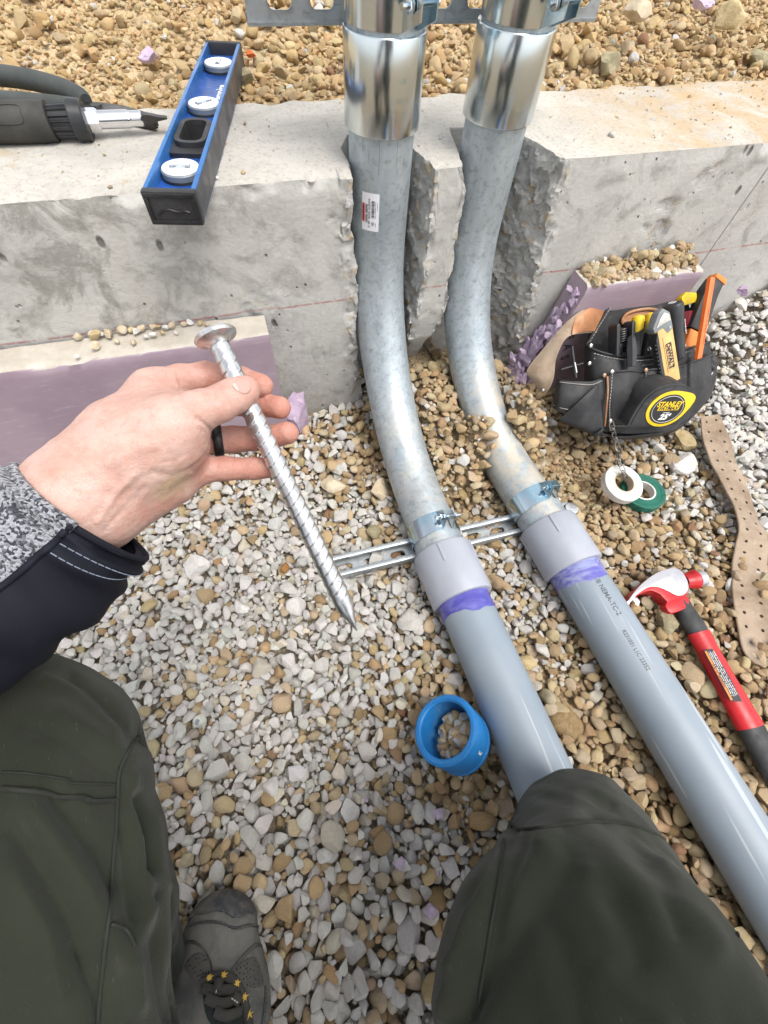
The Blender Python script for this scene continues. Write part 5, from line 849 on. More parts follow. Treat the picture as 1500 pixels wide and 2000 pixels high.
def pencil():
    a, b = pp(1361, 712, .062), pp(1389, 543, .052); M = frame(a, b - a, z=PN + .3 * PXv); L = float(np.linalg.norm(b - a)); t = thing('carpenter_pencil', a, 'flat orange carpenter pencil standing upright in the right end of the pouch', 'pencil'); o = [(-.0078, -.003), (-.0045, -.0052), (.0045, -.0052), (.0078, -.003), (.0078, .003), (.0045, .0052), (-.0045, .0052), (-.0078, .003)]; n = len(o)
    V = [(x, y, z) for x in (-.03, L) for y, z in o]; mesh('body', xf((np.array(V), [(j, (j + 1) % n, n + (j + 1) % n, n + j) for j in range(n)] + [tuple(range(n))[::-1], tuple(range(n, 2 * n))]), M), 'pencil_orange', t, 20); mesh('wood_end', xf((np.array([(L + .0004, y * .8, z * .75) for y, z in o]), [tuple(range(n))]), M), 'orange_plastic', t, 0); v, f = fine_print(L * .5, .0045, 8); mesh('lettering', xf((np.stack([v[:, 0] * .9 + L * .45, v[:, 1] * .8, np.full(len(v), .0055)], 1), f), M), 'print_black', t, 0)
pencil()
t = thing('screwdriver', pp(1322, 690, .045), 'thick black screwdriver handle with a round white mark on its end', 'screwdriver'); A_, B_ = pp(1325, 700, .045), pp(1313, 592, .050); L_ = float(np.linalg.norm(B_ - A_)); rod(A_, B_, [(0, .012), (L_ * .3, .014), (L_ * .7, .0165), (L_ - .008, .0185), (L_ - .002, .0165), (L_, .010), (L_ + .0008, .0005)], 'black_plastic', t, 'handle', 32); Mh = frame(B_, B_ - A_, z=PN)
mesh('end_mark', xf(tube(np.array([(.0012, .006 * math.cos(a), .006 * math.sin(a)) for a in np.linspace(0, 6.283, 25)[:-1]]), .0006, 5, closed=True), Mh), 'print_white', t); v, f = text_vf('S', .010, .02); mesh('end_letter', xf((np.stack([np.full(len(v), .0015), v[:, 0], v[:, 1]], 1), f), Mh), 'print_white', t, 0)
v, f = fine_print(.028, .006, 9); mesh('lettering', xf(wrap_cyl((np.stack([v[:, 0] + L_ * .55, v[:, 1] - .009, np.full(len(v), .0009)], 1), f), np.eye(4), .0166), frame(A_, B_ - A_, z=PN)), 'print_white', t, 0)
t = thing('pruning_saw', pp(1350, 640, .02), 'black folding saw with an orange back standing behind the pencil', 'saw'); A_, B_ = pp(1345, 665, .022), pp(1393, 548, .018); M = frame(A_, B_ - A_, z=PN); L_ = float(np.linalg.norm(B_ - A_)); mesh('handle', prism([(.02, -.020), (L_ * .35, -.022), (L_ * .8, -.017), (L_, -.019), (L_ + .004, .010), (L_ * .8, .020), (.02, .020)], -.011, .011, M, bevel=.004), 'black_rubber', t, 40); mesh('orange_back', prism([(L_ - .004, -.021), (L_ + .007, -.019), (L_ + .009, .008), (L_ + .001, .011)], -.008, .0125, M, bevel=.002), 'orange_plastic', t, 40); mesh('lower_band', prism([(-.03, -.018), (.018, -.019), (.018, .017), (-.03, .015)], -.009, .010, M, bevel=.002), 'orange_plastic', t, 40)
t = thing('hand_tool', pp(1340, 600, .0), 'yellow and dark red tool handle behind the black screwdriver', 'tool'); A_, B_ = pp(1335, 640, .012), pp(1340, 580, .008); rod(A_, B_, [(0, .013), (.03, .014)], 'red_plastic', t, 'handle'); M = frame(B_, B_ - A_, z=PN); mesh('yellow_cap', prism([(-.012, -.020), (.006, -.017), (.008, .010), (-.002, .020), (-.018, .016)], -.009, .009, M, bevel=.003), 'yellow_grip', t, 40)
t = thing('wire_strippers', pp(1250, 660, .04), 'pliers with two stubby yellow grip ends beside the utility knife', 'pliers')
for a_, b_ in (((1243, 668, .045), (1247, 616, .045)), ((1266, 672, .040), (1272, 611, .040))): A_, B_ = pp(*a_), pp(*b_); L_ = float(np.linalg.norm(B_ - A_)); rod(A_, B_, [(L_ * .35, .009), (L_ * .5, .0112), (L_ * .8, .0118), (L_ * .95, .0105), (L_, .006), (L_ + .001, .0005)], 'yellow_grip', t, 'grip_end'); rod(pp(a_[0] - 4, a_[1] + 25, .045), pp(b_[0] - 1, b_[1] + 32, a_[2]), [(0, .0105), (.06, .0108)], 'black_rubber', t, 'grip')
t = thing('staple_puller', pp(1220, 680, .05), 'black stubby tool with a coiled spring on the left inside the pouch', 'tool'); A_, B_ = pp(1213, 678, .048), pp(1214, 636, .048); M = frame(A_, B_ - A_, z=PN); L_ = float(np.linalg.norm(B_ - A_)); hl = [(x, .0085 * math.cos(a), .0085 * math.sin(a)) for x, a in zip(np.linspace(.010, L_ - .004, 90), np.linspace(0, 6 * 6.283, 90))]; mesh('spring', xf(tube(np.array(hl), .0016, 6), M), 'steel_dark', t, 60)
for dy in (-.017, .016): mesh('cheek', prism([(-.012, dy - .004), (L_ + .002, dy - .004), (L_ + .006, dy), (L_ + .002, dy + .004), (-.012, dy + .004)], -.012, .012, M, bevel=.002), 'black_plastic', t, 40)
mesh('bar', xf(box((.003, 0, .004), (.007, .040, .006), bevel=.001), M), 'black_plastic', t); rod(pp(1233, 716, .072), pp(1233, 664, .066), [(0, .0085), (.03, .0095), (.052, .0075), (.056, .003)], 'black_plastic', t, 'handle', 6)
t = thing('hex_key', pp(1112, 715, .03), 'pair of thin dark bits with bright stripes in the side pocket', 'tool bits'); rod(pp(1125, 738, .036), pp(1120, 700, .030), [(0, .0028), (.06, .0028), (.0605, .0005)], 'black_plastic', t, 'bit', 12); rod(pp(1126.5, 728, .038), pp(1122, 704, .033), [(0, .0012), (.02, .0012)], 'print_white', t, 'bright_stripe', 8); rod(pp(1095, 722, .03), pp(1130, 712, .03), [(0, .002), (.05, .002)], 'black_plastic', t, 'bit', 10)

# ---------------------------------------------------------------- chain, tape rolls
def tape_roll(c, n, R, ri, wd, mat, label, core='cardboard'):
    t = thing('tape_roll', c, label, 'tape roll', 'electrical tape rolls'); M = frame(np.asarray(c), n, y=(1, 0, 0)); mesh('tape', lathe([(0, ri + .003), (.0004, R - .001), (.0014, R), (wd - .0014, R), (wd - .0004, R - .001), (wd, R - .006), (wd - .0006, R - .008), (wd, ri + .003)], M, 72), mat, t, 30); mesh('core', lathe([(0, ri + .003), (-.0003, ri), (wd + .0003, ri), (wd, ri + .003)], M, 48), core, t, 40)
    for k, rr in enumerate((.35, .6, .8)): r_ = ri + (R - ri) * rr; mesh('layer_edge', lathe([(wd - .0001, r_), (wd + .00025, r_ + .0004), (wd - .0001, r_ + .0008)], M, 64), mat, t)
gt = atz(1258, 959, .028); tape_roll((gt[0], gt[1], .012), (-.05, .04, 1), .0435, .0205, .018, 'tape_green', 'dark green tape roll under the white tape roll', 'tape_white'); wt = atz(1218, 940, .052); tape_roll((wt[0], wt[1], .034), (.02, -.17, 1), .0400, .0195, .018, 'tape_white', 'white tape roll lying on top of the green roll')
def chain():
    P = spline([pp(1193, 824, .068), pp(1196, 838, .064), atz(1203, 862, .062), atz(1209, 888, .058), atz(1213, 908, .072), atz(1218, 922, .068), atz(1226, 940, .038), atz(1231, 948, .026)], 20); d = np.r_[0, np.cumsum(np.linalg.norm(np.diff(P, axis=0), axis=1))]; t = thing('chain', P[0], 'short steel chain hanging from the pouch down into the white tape roll', 'chain'); s, k, ln = 0.0, 0, .0215
    while s + ln < d[-1]:
        a, b = [np.array([np.interp(x, d, P[:, j]) for j in range(3)]) for x in (s - .003, s + ln)]; ax = b - a; M = frame((a + b) / 2, ax, z=(PN if k % 2 == 0 else np.cross(ax, PN))); L2, w2 = np.linalg.norm(ax) / 2, .0050; pts = [(L2 - w2 + w2 * math.cos(x), w2 * math.sin(x), 0) for x in np.linspace(-1.57, 1.57, 8)] + [(-L2 + w2 + w2 * math.cos(x), w2 * math.sin(x), 0) for x in np.linspace(1.57, 4.71, 8)]
        mesh('link', xf(tube(np.array(pts), .0013, 8, closed=True), M), 'chain_steel', t, 60); s += ln - .0035; k += 1
chain()

# ---------------------------------------------------------------- leather belt
def cell(hole, hx, hy, cx, cy, r, n=12):
    """rectangle with a round hole: returns ring quads"""
    a = np.arange(n) * 2 * math.pi / n + math.pi / n; inn = [(cx + r * math.cos(x), cy + r * math.sin(x)) for x in a]; out = []
    for x in a: dx, dy = math.cos(x), math.sin(x); s = min(hx / abs(dx), hy / abs(dy)); out.append((cx + dx * s, cy + dy * s))
    out = [(cx + math.copysign(hx, x - cx) if abs(abs(x - cx) / hx - abs(y - cy) / hy) < .5 and abs(math.cos(t) * math.sin(t)) > .40 else x, cy + math.copysign(hy, y - cy) if abs(math.cos(t) * math.sin(t)) > .40 else y) for (x, y), t in zip(out, a)]
    V = inn + out; return V, [(j, n + j, n + (j + 1) % n, (j + 1) % n) for j in range(n)], n
def belt():
    path = [atz(1386, 812, .05), atz(1397, 850, .034), atz(1415, 900, .030), atz(1436, 950, .028), atz(1456, 1000, .028), atz(1472, 1040, .034), atz(1470, 1080, .026), atz(1466, 1120, .026), atz(1468, 1170, .028), atz(1474, 1215, .026), atz(1484, 1258, .026), atz(1502, 1300, .026)]
    S = spline(path, 24); d = np.r_[0, np.cumsum(np.linalg.norm(np.diff(S, axis=0), axis=1))]; L = d[-1]; w = .029; pitch = .0245; nC = int(L / pitch); hx = L / nC / 2; V, F, thick = [], [], .0042; walls = []
    for i in range(nC):
        for sgn in (-1, 1):
            cx, cy = (2 * i + 1) * hx, sgn * w / 2; last = i >= nC - 2; v, f, n = cell(True, hx, w / 2, cx, cy, .0031 if not last else .0002); b = len(V); V += v; F += [tuple(b + j for j in q) for q in f]; walls.append((b, n))
            if last: F.append(tuple(range(b, b + n)))
    V2 = np.array(V); T = np.gradient(S, axis=0); T /= np.linalg.norm(T, axis=1, keepdims=True)
    def place(v2, off):
        s, y = v2[:, 0], v2[:, 1].copy(); e = L - s; y = y * np.where(e < w, np.sqrt(np.clip(1 - ((w - e) / w) ** 2, 0.02, 1)), 1) * np.where(s < .03, .86 + .14 * s / .03, 1); P = np.stack([np.interp(s, d, S[:, k]) for k in range(3)], 1); t = np.stack([np.interp(s, d, T[:, k]) for k in range(3)], 1); sd = np.cross(t, (0, 0, 1)); sd /= np.linalg.norm(sd, axis=1, keepdims=True)
        y = y * (1 + .05 * vnoise(np.stack([s, y * 0, y * 0], 1), 30, 5)); P = P + sd * y[:, None]; P[:, 2] = P[:, 2] + .005 * vnoise(np.stack([s, y, s * 0], 1), 18, 3) + .010 * np.exp(-((s - L * .43) / .05) ** 2) * (y / w) + off; return P
    top, bot = place(V2, 0), place(V2, -thick); n0 = len(V2); FF = list(F) + [tuple(n0 + j for j in q[::-1]) for q in F]
    for b, n in walls: FF += [(b + (j + 1) % n, n0 + b + (j + 1) % n, n0 + b + j, b + j) for j in range(n)]
    t = thing('leather_belt', S[0], 'brown suede work belt with two rows of punched holes trailing over the gravel', 'belt'); mesh('strap', (np.concatenate([top, bot]), FF), 'suede', t, 40)
    e = [place(np.array([[s, sg * w] for s in np.linspace(.001, L - .0005, 90)]), -thick / 2) for sg in (-1, 1)]
    for P in e: mesh('edge', tube(P, thick / 2, 8), 'suede', t, 60)
    b2 = [[(1190, 588, -.004), (1180, 618, -.002), (1165, 650, .0)], [(1152, 598, .006), (1146, 625, .012), (1138, 651, .012)], [(1112, 624, .012), (1108, 645, .026), (1108, 659, .036)], [(1072, 668, .016), (1078, 678, .032), (1088, 688, .044)], [(1030, 722, .012), (1052, 728, .030), (1082, 736, .036)], [(1040, 742, .012), (1056, 752, .022), (1074, 758, .026)], [(1054, 764, .012), (1060, 767, .015), (1066, 766, .018)]]
    u = thing('leather_strap', pp(1110, 660, .02), 'twisted brown leather belt end coming out from the left side of the pouch', 'belt'); mesh('strap', loft(Q(b2), 8, .004, .0008, 3), 'suede', u, 60)
    mesh('inner_face', loft([[pp(a, b, w + .0045) for a, b, w in r] for r in [[(1186, 592, -.004), (1177, 619, -.002), (1164, 647, .0)], [(1152, 601, .006), (1146, 625, .012), (1139, 648, .012)], [(1124, 618, .009), (1119, 640, .022), (1118, 654, .030)]]], 8, .001), 'leather_tan', u, 60); rivet(pp(1061, 762, .022), PN, u, .003)
belt()

# ---------------------------------------------------------------- hammer
def hammer():
    zt = .050; hp = lambda px, py, z=zt: atz(px, py, z)[:2]; t = thing('claw_hammer', (.60, .0, .02), 'red and black claw hammer with a bright steel head lying on the gravel', 'hammer'); I = np.eye(4)
    def sm(pts, n=5): return [tuple(p) for p in spline([hp(*p) for p in pts], n, True)]
    core = [(1228, 1173), (1240, 1152), (1262, 1133), (1290, 1117), (1318, 1110), (1335, 1114), (1345, 1130), (1347, 1150), (1344, 1162), (1340, 1172), (1345, 1175), (1312, 1184), (1304, 1172), (1290, 1158), (1276, 1152), (1262, 1154), (1246, 1162)]
    o = [tuple(hp(*p)) for p in core]; mesh('head_core', prism(o, .022, .047, I, bevel=.002), 'hammer_red', t, 40)
    cheek = [(1229, 1172), (1246, 1148), (1270, 1127), (1294, 1114), (1318, 1109), (1332, 1116), (1343, 1134), (1345, 1150), (1336, 1161), (1322, 1162), (1306, 1154), (1290, 1147), (1276, 1145), (1262, 1149), (1246, 1160)]; v, f = prism(sm(cheek, 4), .0465, .0495, I, bevel=.0012); mesh('cheek', (v, f), 'hammer_steel', t, 40)
    mesh('claw', prism([tuple(hp(*p)) for p in ((1226, 1176), (1243, 1150), (1264, 1133), (1268, 1138), (1252, 1156), (1232, 1178))], .036, .0445, I, bevel=.001), 'chrome', t, 40); mesh('claw', prism([tuple(hp(*p)) for p in ((1256, 1172), (1246, 1158), (1252, 1150), (1266, 1166), (1262, 1176))], .018, .028, I, bevel=.001), 'chrome', t, 40)
    a, b = np.array([*hp(1340, 1134, .038), .036]), np.array([*hp(1374, 1128, .038), .036]); D = b - a; L = float(np.linalg.norm(D)); M = frame(a, D, z=(0, 0, 1)); mesh('neck', lathe([(-.004, .013), (L * .28, .0142), (L * .42, .0172), (L * .55, .0172), (L * .58, .0150)], M, 40), 'hammer_red', t, 40); mesh('face', lathe([(L * .56, .0140), (L * .62, .0155), (L * .95, .0155), (L, .0140), (L + .0012, .0005)], M, 40), 'hammer_steel', t, 30)
    S = spline([np.array([*hp(1324, 1172, .036), .036]), np.array([*hp(1342, 1200, .036), .036]), np.array([*hp(1366, 1240, .036), .036]), np.array([*hp(1394, 1292, .035), .035]), np.array([*hp(1428, 1352, .035), .034]), np.array([*hp(1466, 1420, .034), .033]), np.array([*hp(1510, 1498, .033), .031]), np.array([*hp(1530, 1535, .033), .030])], 10); n = len(S); u = np.linspace(0, 1, n)
    wd = np.interp(u, [0, .12, .2, .35, .55, .72, .88, 1], [.0185, .0165, .0195, .0170, .0180, .0205, .0205, .0195]); ht = np.interp(u, [0, .2, .5, .8, 1], [.0115, .0120, .0115, .0135, .0130])
    def grip(u0, u1, mat, nm, g=0.0, seg=28):
        m = (u >= u0 - 1e-6) & (u <= u1 + 1e-6); P = S[m]; r = np.stack([ht[m] + g, wd[m] + g], 1); v, f = tube(P, r, seg, up=(0, 0, 1)); return mesh(nm, (v, f), mat, t, 50)
    grip(.02, .30, 'black_rubber', 'black_sleeve'); grip(.27, .72, 'hammer_red', 'red_grip', .0016); grip(.70, 1.0, 'black_rubber', 'black_end', .0008); mesh('collar', prism(sm([(1303, 1176), (1343, 1164), (1348, 1178), (1340, 1188), (1312, 1196)], 3), .023, .0475, I, bevel=.002), 'hammer_red', t, 40)
    c = np.array([*hp(1411, 1318, .050), .0487]); e1 = np.array([*hp(1440, 1368, .050), .0482]) - np.array([*hp(1384, 1266, .050), .0490]); M = frame(c, e1, z=(.14, .05, 1)); w = float(np.linalg.norm(e1)) / 2; lab = mesh('warning_label', prism([(-w, -.010), (w * .92, -.010), (w * 1.05, .012), (-w, .011)], 0, .0006, M), 'print_black', t, 0); mesh('orange_strip', prism([(-w * .95, -.0095), (w * .9, -.0095), (w * .9, -.0055), (-w * .95, -.0055)], .0007, .0010, M), 'print_orange', lab, 0)
    v, f = fine_print(.035, .0028, 12); mesh('lettering', xf((v + np.array([0, -.0076, .0013]), f), M), 'print_black', lab, 0)
    for k, s in enumerate((21, 22, 23, 24)): v, f = fine_print(w * 1.7, .0020, s); mesh('lettering', xf((v + np.array([-.002, -.0028 + k * .0036, .0009]), f), M), 'print_white', lab, 0)
hammer()

# ---------------------------------------------------------------- blue plastic ring
def blue_ring():
    n, c, R, L = RING_N, RING_C, .0475, RING_L; t = thing('plastic_ring', c - n * L, 'blue plastic pipe bushing leaning open end up against the left grey pipe', 'bushing'); M = frame(c - n * L, n, y=(1, 0, 0))
    mesh('wall', lathe([(0.0, R - .010), (-.0006, R - .0035), (.001, R - .0022), (.006, R - .0020), (.0065, R - .003), (L * .6, R - .001), (L - .004, R + .0002), (L - .001, R - .0004), (L, R - .002), (L, .0395), (L - .0012, .0380), (L - .004, .0375), (L - .0065, .0379), (L - .008, R - .006), (.004, R - .007), (0, R - .010)], M, 72), 'cap_blue', t, 35)
    mesh('rim', lathe([(L - .0002, R - .0022), (L + .0012, R - .003), (L + .0012, .0402), (L - .0002, .0395)], M, 72), 'cap_blue', t, 30); v, f = text_vf('3', .012, .02); nn = np.array([.62, -.75, .25]); Mx = M @ frame((0, 0, 0), (1, 0, 0), z=(0, .35, .94)); mesh('mould_mark', wrap_cyl((np.stack([v[:, 1] + L * .45, v[:, 0], np.full(len(v), .0004)], 1), f), M @ frame((0, 0, 0), (1, 0, 0), z=M[:3, :3].T @ nn), R - .0014), 'print_white', t, 0)
blue_ring()
# ================================================================ the held spike
def spike():
    a, b = atd(420, 655, .285), atd(697, 1232, .305); L = float(np.linalg.norm(b - a)); M = frame(a, b - a, z=-sight(560, 940)); rs = .0067
    t = thing('timber_spike', a, 'long galvanised ring-shank spike held between thumb and fingers', 'nail'); mesh('head', lathe([(-.0015, .0004), (-.0014, .0095), (-.0006, .0136), (.0008, .0146), (.0026, .0138), (.0034, .010), (.0060, rs + .0008), (.0075, rs)], M, 56), 'galvanised_nail', t, 40)
    xs = np.linspace(.006, L - .026, 1500); seg = 40; an = np.arange(seg) * 2 * math.pi / seg; pitch = .0076; V = []
    for x in np.linspace(.006, L - .024, 420):
        ph = ((x + .0075 * np.cos(an + .6) * .62) / pitch) % 1.0; prof = np.where(ph < .86, .00055 * (ph / .86) ** 1.5, .00055 * (1 - (ph - .86) / .14)); bld = min(1.0, (x - .006) / .012, (L - .024 - x) / .006 + .05); r = rs - .0003 + prof * bld * 1.35; V.append(np.stack([np.full(seg, x), r * np.cos(an), r * np.sin(an)], 1))
    mesh('shank', xf((np.concatenate(V), grid_faces(len(V), seg, False, True)), M), 'galvanised_nail', t, 50); mesh('point', xf((np.array([(L - .0255, rs * .98 * math.cos(x), rs * .98 * math.sin(x)) for x in np.arange(4) * math.pi / 2 + .7] + [(L - .020, rs * .86 * math.cos(x), rs * .86 * math.sin(x)) for x in np.arange(4) * math.pi / 2 + .7] + [(L, 0, 0)]), grid_faces(2, 4, False, True) + [(4, 5, 8), (5, 6, 8), (6, 7, 8), (7, 4, 8)]), M), 'galvanised_nail', t, 25)
    mesh('shoulder', lathe([(L - .0255, rs), (L - .019, rs * .93), (L - .010, rs * .5), (L - .001, .0006), (L, .0001)], M, 24), 'galvanised_nail', t, 40)
spike()

# ================================================================ person: materials
q = NB('skin'); at = q.n('ShaderNodeAttribute', attribute_name='flush'); ab = q.n('ShaderNodeAttribute', attribute_name='bruise'); n1 = q.noise(38, 5, .6); n2 = q.noise(160, 4, .6); c = q.mix(q.ramp(n1, .36, .66), (.51, .305, .25), (.585, .39, .335)); c = q.mix(q.math('MULTIPLY', at.outputs['Fac'], .75), c, (.44, .175, .125)); c = q.mix(q.math('MULTIPLY', ab.outputs['Fac'], .45), c, (.44, .36, .16))
c = q.mix(q.math('MULTIPLY', q.ramp(n2, .48, .68), .26), c, (.43, .19, .14)); c = q.mix(q.math('MULTIPLY', q.ramp(q.noise(70, 5, .7, dist=.5), .52, .66), .22), c, (.62, .47, .41)); vein = q.noise(24, 2, .5, vec=q.mapped((1, 1, .5), (.4, .3, 0)), dist=1.4); c = q.mix(q.math('MULTIPLY', q.ramp(q.math('ABSOLUTE', q.math('SUBTRACT', vein, .5)), .025, .0), .10), c, (.36, .34, .38)); q.color(c); q.rough(.56); q.set(Subsurface_Weight=.12, Subsurface_Scale=.006, Specular_IOR_Level=.4)
q.bump(q.math('ADD', q.math('ADD', q.math('MULTIPLY', q.voro(520, feature='DISTANCE_TO_EDGE'), .8), q.noise(420, 3)), q.math('MULTIPLY', q.noise(130, 4, .65, vec=q.mapped((1, 1, .5), (.5, .4, .2))), 1.8)), .38, .0009)
simple('finger_nail', (.52, .31, .265), .34, var=.05); simple('nail_moon', (.58, .42, .38), .34, var=.04); simple('ring_black', (.008, .008, .009), .5, var=.2); simple('hair_brown', (.06, .04, .025), .6, bump=.5, bscale=200)
q = NB('trousers'); tw = q.noise(900, 2, .5, vec=q.mapped((1, 1, 1))); n1 = q.noise(9, 5, .6); c = q.mix(q.ramp(n1, .35, .65), (.0145, .0178, .0102), (.0225, .0268, .0165)); c = q.mix(q.math('MULTIPLY', q.ramp(q.noise(26, 6, .75, dist=.6), .60, .78), .35), c, (.050, .050, .038)); w2 = q.n('ShaderNodeTexWave', wave_type='BANDS', bands_direction='DIAGONAL'); w2.inputs['Scale'].default_value = 330; w2.inputs['Distortion'].default_value = 1.5; q.l(q.co, w2.inputs['Vector']); c = q.mix(q.math('MULTIPLY', q.noise(1400, 2), .2), c, (.030, .033, .025)); lint = q.math('MULTIPLY', q.ramp(q.noise(900, 2, .5, vec=q.mapped((1, .12, 1), (.2, .4, .9))), .70, .74), .5); c = q.mix(lint, c, (.07, .07, .06)); q.color(c); q.rough(.88); q.set(Sheen_Weight=.12, Specular_IOR_Level=.25); wx = q.n('ShaderNodeTexWave', wave_type='BANDS', bands_direction='X'); wx.inputs['Scale'].default_value = 640; wx.inputs['Distortion'].default_value = .4; q.l(q.mapped((1, 1, 1), (.3, .2, .5)), wx.inputs['Vector']); q.bump(q.math('ADD', q.math('ADD', q.noise(1100, 3), q.math('MULTIPLY', wx.outputs['Fac'], .35)), q.math('MULTIPLY', q.noise(60, 5), 2.2)), .42, .0010)
simple('trouser_seam', (.016, .018, .013), .9, var=.2, bump=.4, bscale=500)
q = NB('knit'); v1 = q.voro(760, vec=q.mapped((1, 1, .6), (.2, .5, .7)), out='Color', rnd=.7); s1 = q.n('ShaderNodeSeparateColor'); q.l(v1, s1.inputs[0]); vd = q.voro(760, vec=q.mapped((1, 1, .6), (.2, .5, .7)), rnd=.7); c = q.mix(q.ramp(s1.outputs[0], .2, .8), (.03, .033, .045), (.34, .35, .38)); q.color(c); q.rough(.95); q.set(Sheen_Weight=.2); q.bump(q.math('SUBTRACT', 1.0, vd), .7, .0016)
q = NB('jacket_black'); c = q.mix(q.ramp(q.noise(14, 5, .6), .35, .65), (.0065, .0075, .014), (.011, .0125, .022)); q.color(c); q.rough(.75); q.set(Specular_IOR_Level=.25); q.bump(q.noise(700, 3), .25, .0004)
q = NB('boot_grey'); c = q.mix(q.ramp(q.noise(22, 6, .68, dist=.4), .35, .65), (.075, .076, .074), (.145, .142, .130)); c = q.mix(q.math('MULTIPLY', q.ramp(q.noise(48, 7, .78, dist=.6), .50, .72), .6), c, (.21, .19, .16)); q.color(c); q.rough(.78); q.bump(q.noise(300, 4, .65), .3, .0008)
q = NB('boot_rubber'); c = q.mix(q.ramp(q.noise(30, 6, .7, dist=.5), .4, .68), (.030, .034, .040), (.12, .115, .10)); q.color(c); q.rough(.62); q.bump(q.noise(200, 4), .3, .0008)
q = NB('boot_mesh'); h_ = q.voro(330, rnd=.25); c = q.mix(q.ramp(h_, .20, .30), (.006, .006, .006), (.085, .082, .074)); q.color(c); q.rough(.8); q.bump(q.ramp(h_, .18, .34), .8, .001)
simple('boot_lace', (.035, .034, .030), .85, var=.3, bump=.5, bscale=700); simple('lace_gold', (.55, .36, .06), .7, var=.2); simple('boot_lining', (.012, .018, .017), .9)

person = thing('person', (-.05, -.30, 0), 'kneeling person in olive trousers and black jacket holding a spike in the left hand', 'person')

# ---------------------------------------------------------------- left hand, modelled in the camera-aligned frame and turned into the world
def cs(px, py, Z): return np.array([(px - CX) / FPX * Z, (py - CY) / FPX * Z, Z])
def to_world(v): return np.asarray(v) @ RW.T + np.array([0, 0, CAMH])
def seg_dist2(P, poly):                              # distance in pixels from points to a polyline
    best = np.full(len(P), 1e9)
    for a, b in zip(poly[:-1], poly[1:]):
        a, b = np.array(a, float), np.array(b, float); ba = b - a; t = np.clip(((P - a) @ ba) / (ba @ ba), 0, 1); best = np.minimum(best, np.linalg.norm(P - a - t[:, None] * ba, axis=1))
    return best
FINGERS = {'index': [(300, 768, .291, .0140), (352, 744, .303, .0112), (404, 733, .312, .0096), (470, 740, .309, .0086), (511, 753, .304, .0080)], 'middle': [(318, 806, .302, .0140), (385, 794, .315, .0108), (445, 787, .322, .0098), (505, 790, .315, .0088), (546, 796, .308, .0081)],
           'ring': [(338, 862, .305, .0135), (395, 861, .309, .0108), (455, 858, .315, .0096), (522, 856, .311, .0086), (561, 846, .306, .0082)], 'little': [(345, 922, .300, .0120), (392, 918, .300, .0093), (440, 915, .302, .0084), (495, 915, .305, .0077), (534, 913, .306, .0070)],
           'thumb': [(262, 880, .262, .0215), (340, 826, .262, .0170), (385, 803, .264, .0122), (428, 789, .268, .0110), (456, 774, .273, .0105), (478, 763, .277, .0097)]}
def biggest(v, f):
    f = np.array(f); lab = np.arange(len(v))
    while True:
        m = lab[f].min(1); new = lab.copy()
        for k in range(f.shape[1]): np.minimum.at(new, f[:, k], m)
        new = new[new]
        if (new == lab).all(): break
        lab = new
    c = np.bincount(lab[f[:, 0]]); f = f[lab[f[:, 0]] == c.argmax()]; u = np.unique(f); mp = np.full(len(v), -1); mp[u] = np.arange(len(u)); return v[u], [tuple(q) for q in mp[f].tolist()]
def hand():
    h = .00115; allp = [cs(*j[:3]) for f in FINGERS.values() for j in f] + [cs(60, 1060, .255)]; lo = np.min(allp, 0) - np.array([.045, .030, .038]); hi = np.max(allp, 0) + np.array([.014, .030, .022]); G, o = field_grid(lo, hi, h); D0 = None
    def add(D, d, k): return d if D is None else smin(D, d, k)
    palm = None
    for a, b, ra, rb in (((-40, 1125, .246), (135, 992, .259), .034, .0305), ((135, 992, .259), (230, 905, .270), .0300, .026), ((150, 940, .262), (300, 768, .291), .0200, .0145), ((170, 965, .268), (318, 806, .302), .0220, .0150), ((190, 985, .272), (338, 862, .305), .0220, .0145), ((205, 1000, .270), (345, 925, .299), .0205, .0130), ((215, 985, .268), (340, 945, .290), .0190, .0135), ((190, 930, .262), (330, 866, .275), .0260, .0245), ((240, 850, .272), (330, 815, .283), .0225, .0190)):
        palm = add(palm, sd_cone(G, cs(*a), cs(*b), ra, rb), .012)
    D = palm.copy()
    for nm, J in FINGERS.items():
        f = None
        for a, b in zip(J[:-1], J[1:]): f = add(f, sd_cone(G, cs(*a[:3]), cs(*b[:3]), a[3], b[3]), .0030)
        e, p_ = J[-1], J[-2]
        D = np.minimum(D, smin(palm, f, .010 if nm != 'thumb' else .014))
    v, F = surface_nets(D, o, h); return biggest(v, F)
hv, hf = hand()
def smooth_mesh(v, f, it=3, lam=.5):
    n = len(v); e = np.array([(q[i], q[(i + 1) % len(q)]) for q in f for i in range(len(q))]); cnt = np.bincount(e[:, 0], minlength=n) + np.bincount(e[:, 1], minlength=n)
    for k in range(it * 2):
        s = np.zeros_like(v)
        for c in range(3): s[:, c] = np.bincount(e[:, 0], v[e[:, 1], c], n) + np.bincount(e[:, 1], v[e[:, 0], c], n)
        v = v + (lam if k % 2 == 0 else -lam * .96) * (s / np.maximum(cnt, 1)[:, None] - v)
    return v
def vnormals(v, f):
    f = np.array(f); n = np.cross(v[f[:, 1]] - v[f[:, 0]], v[f[:, 2]] - v[f[:, 0]]); N = np.zeros_like(v)
    for k in range(f.shape[1]): np.add.at(N, f[:, k], n)
    return N / np.maximum(np.linalg.norm(N, axis=1, keepdims=True), 1e-12)
hv = smooth_mesh(hv, hf, 5); nrm = vnormals(hv, hf); P2 = hv[:, :2] / hv[:, 2:] * FPX + np.array([CX, CY]); face = (nrm * hv).sum(1) < 0
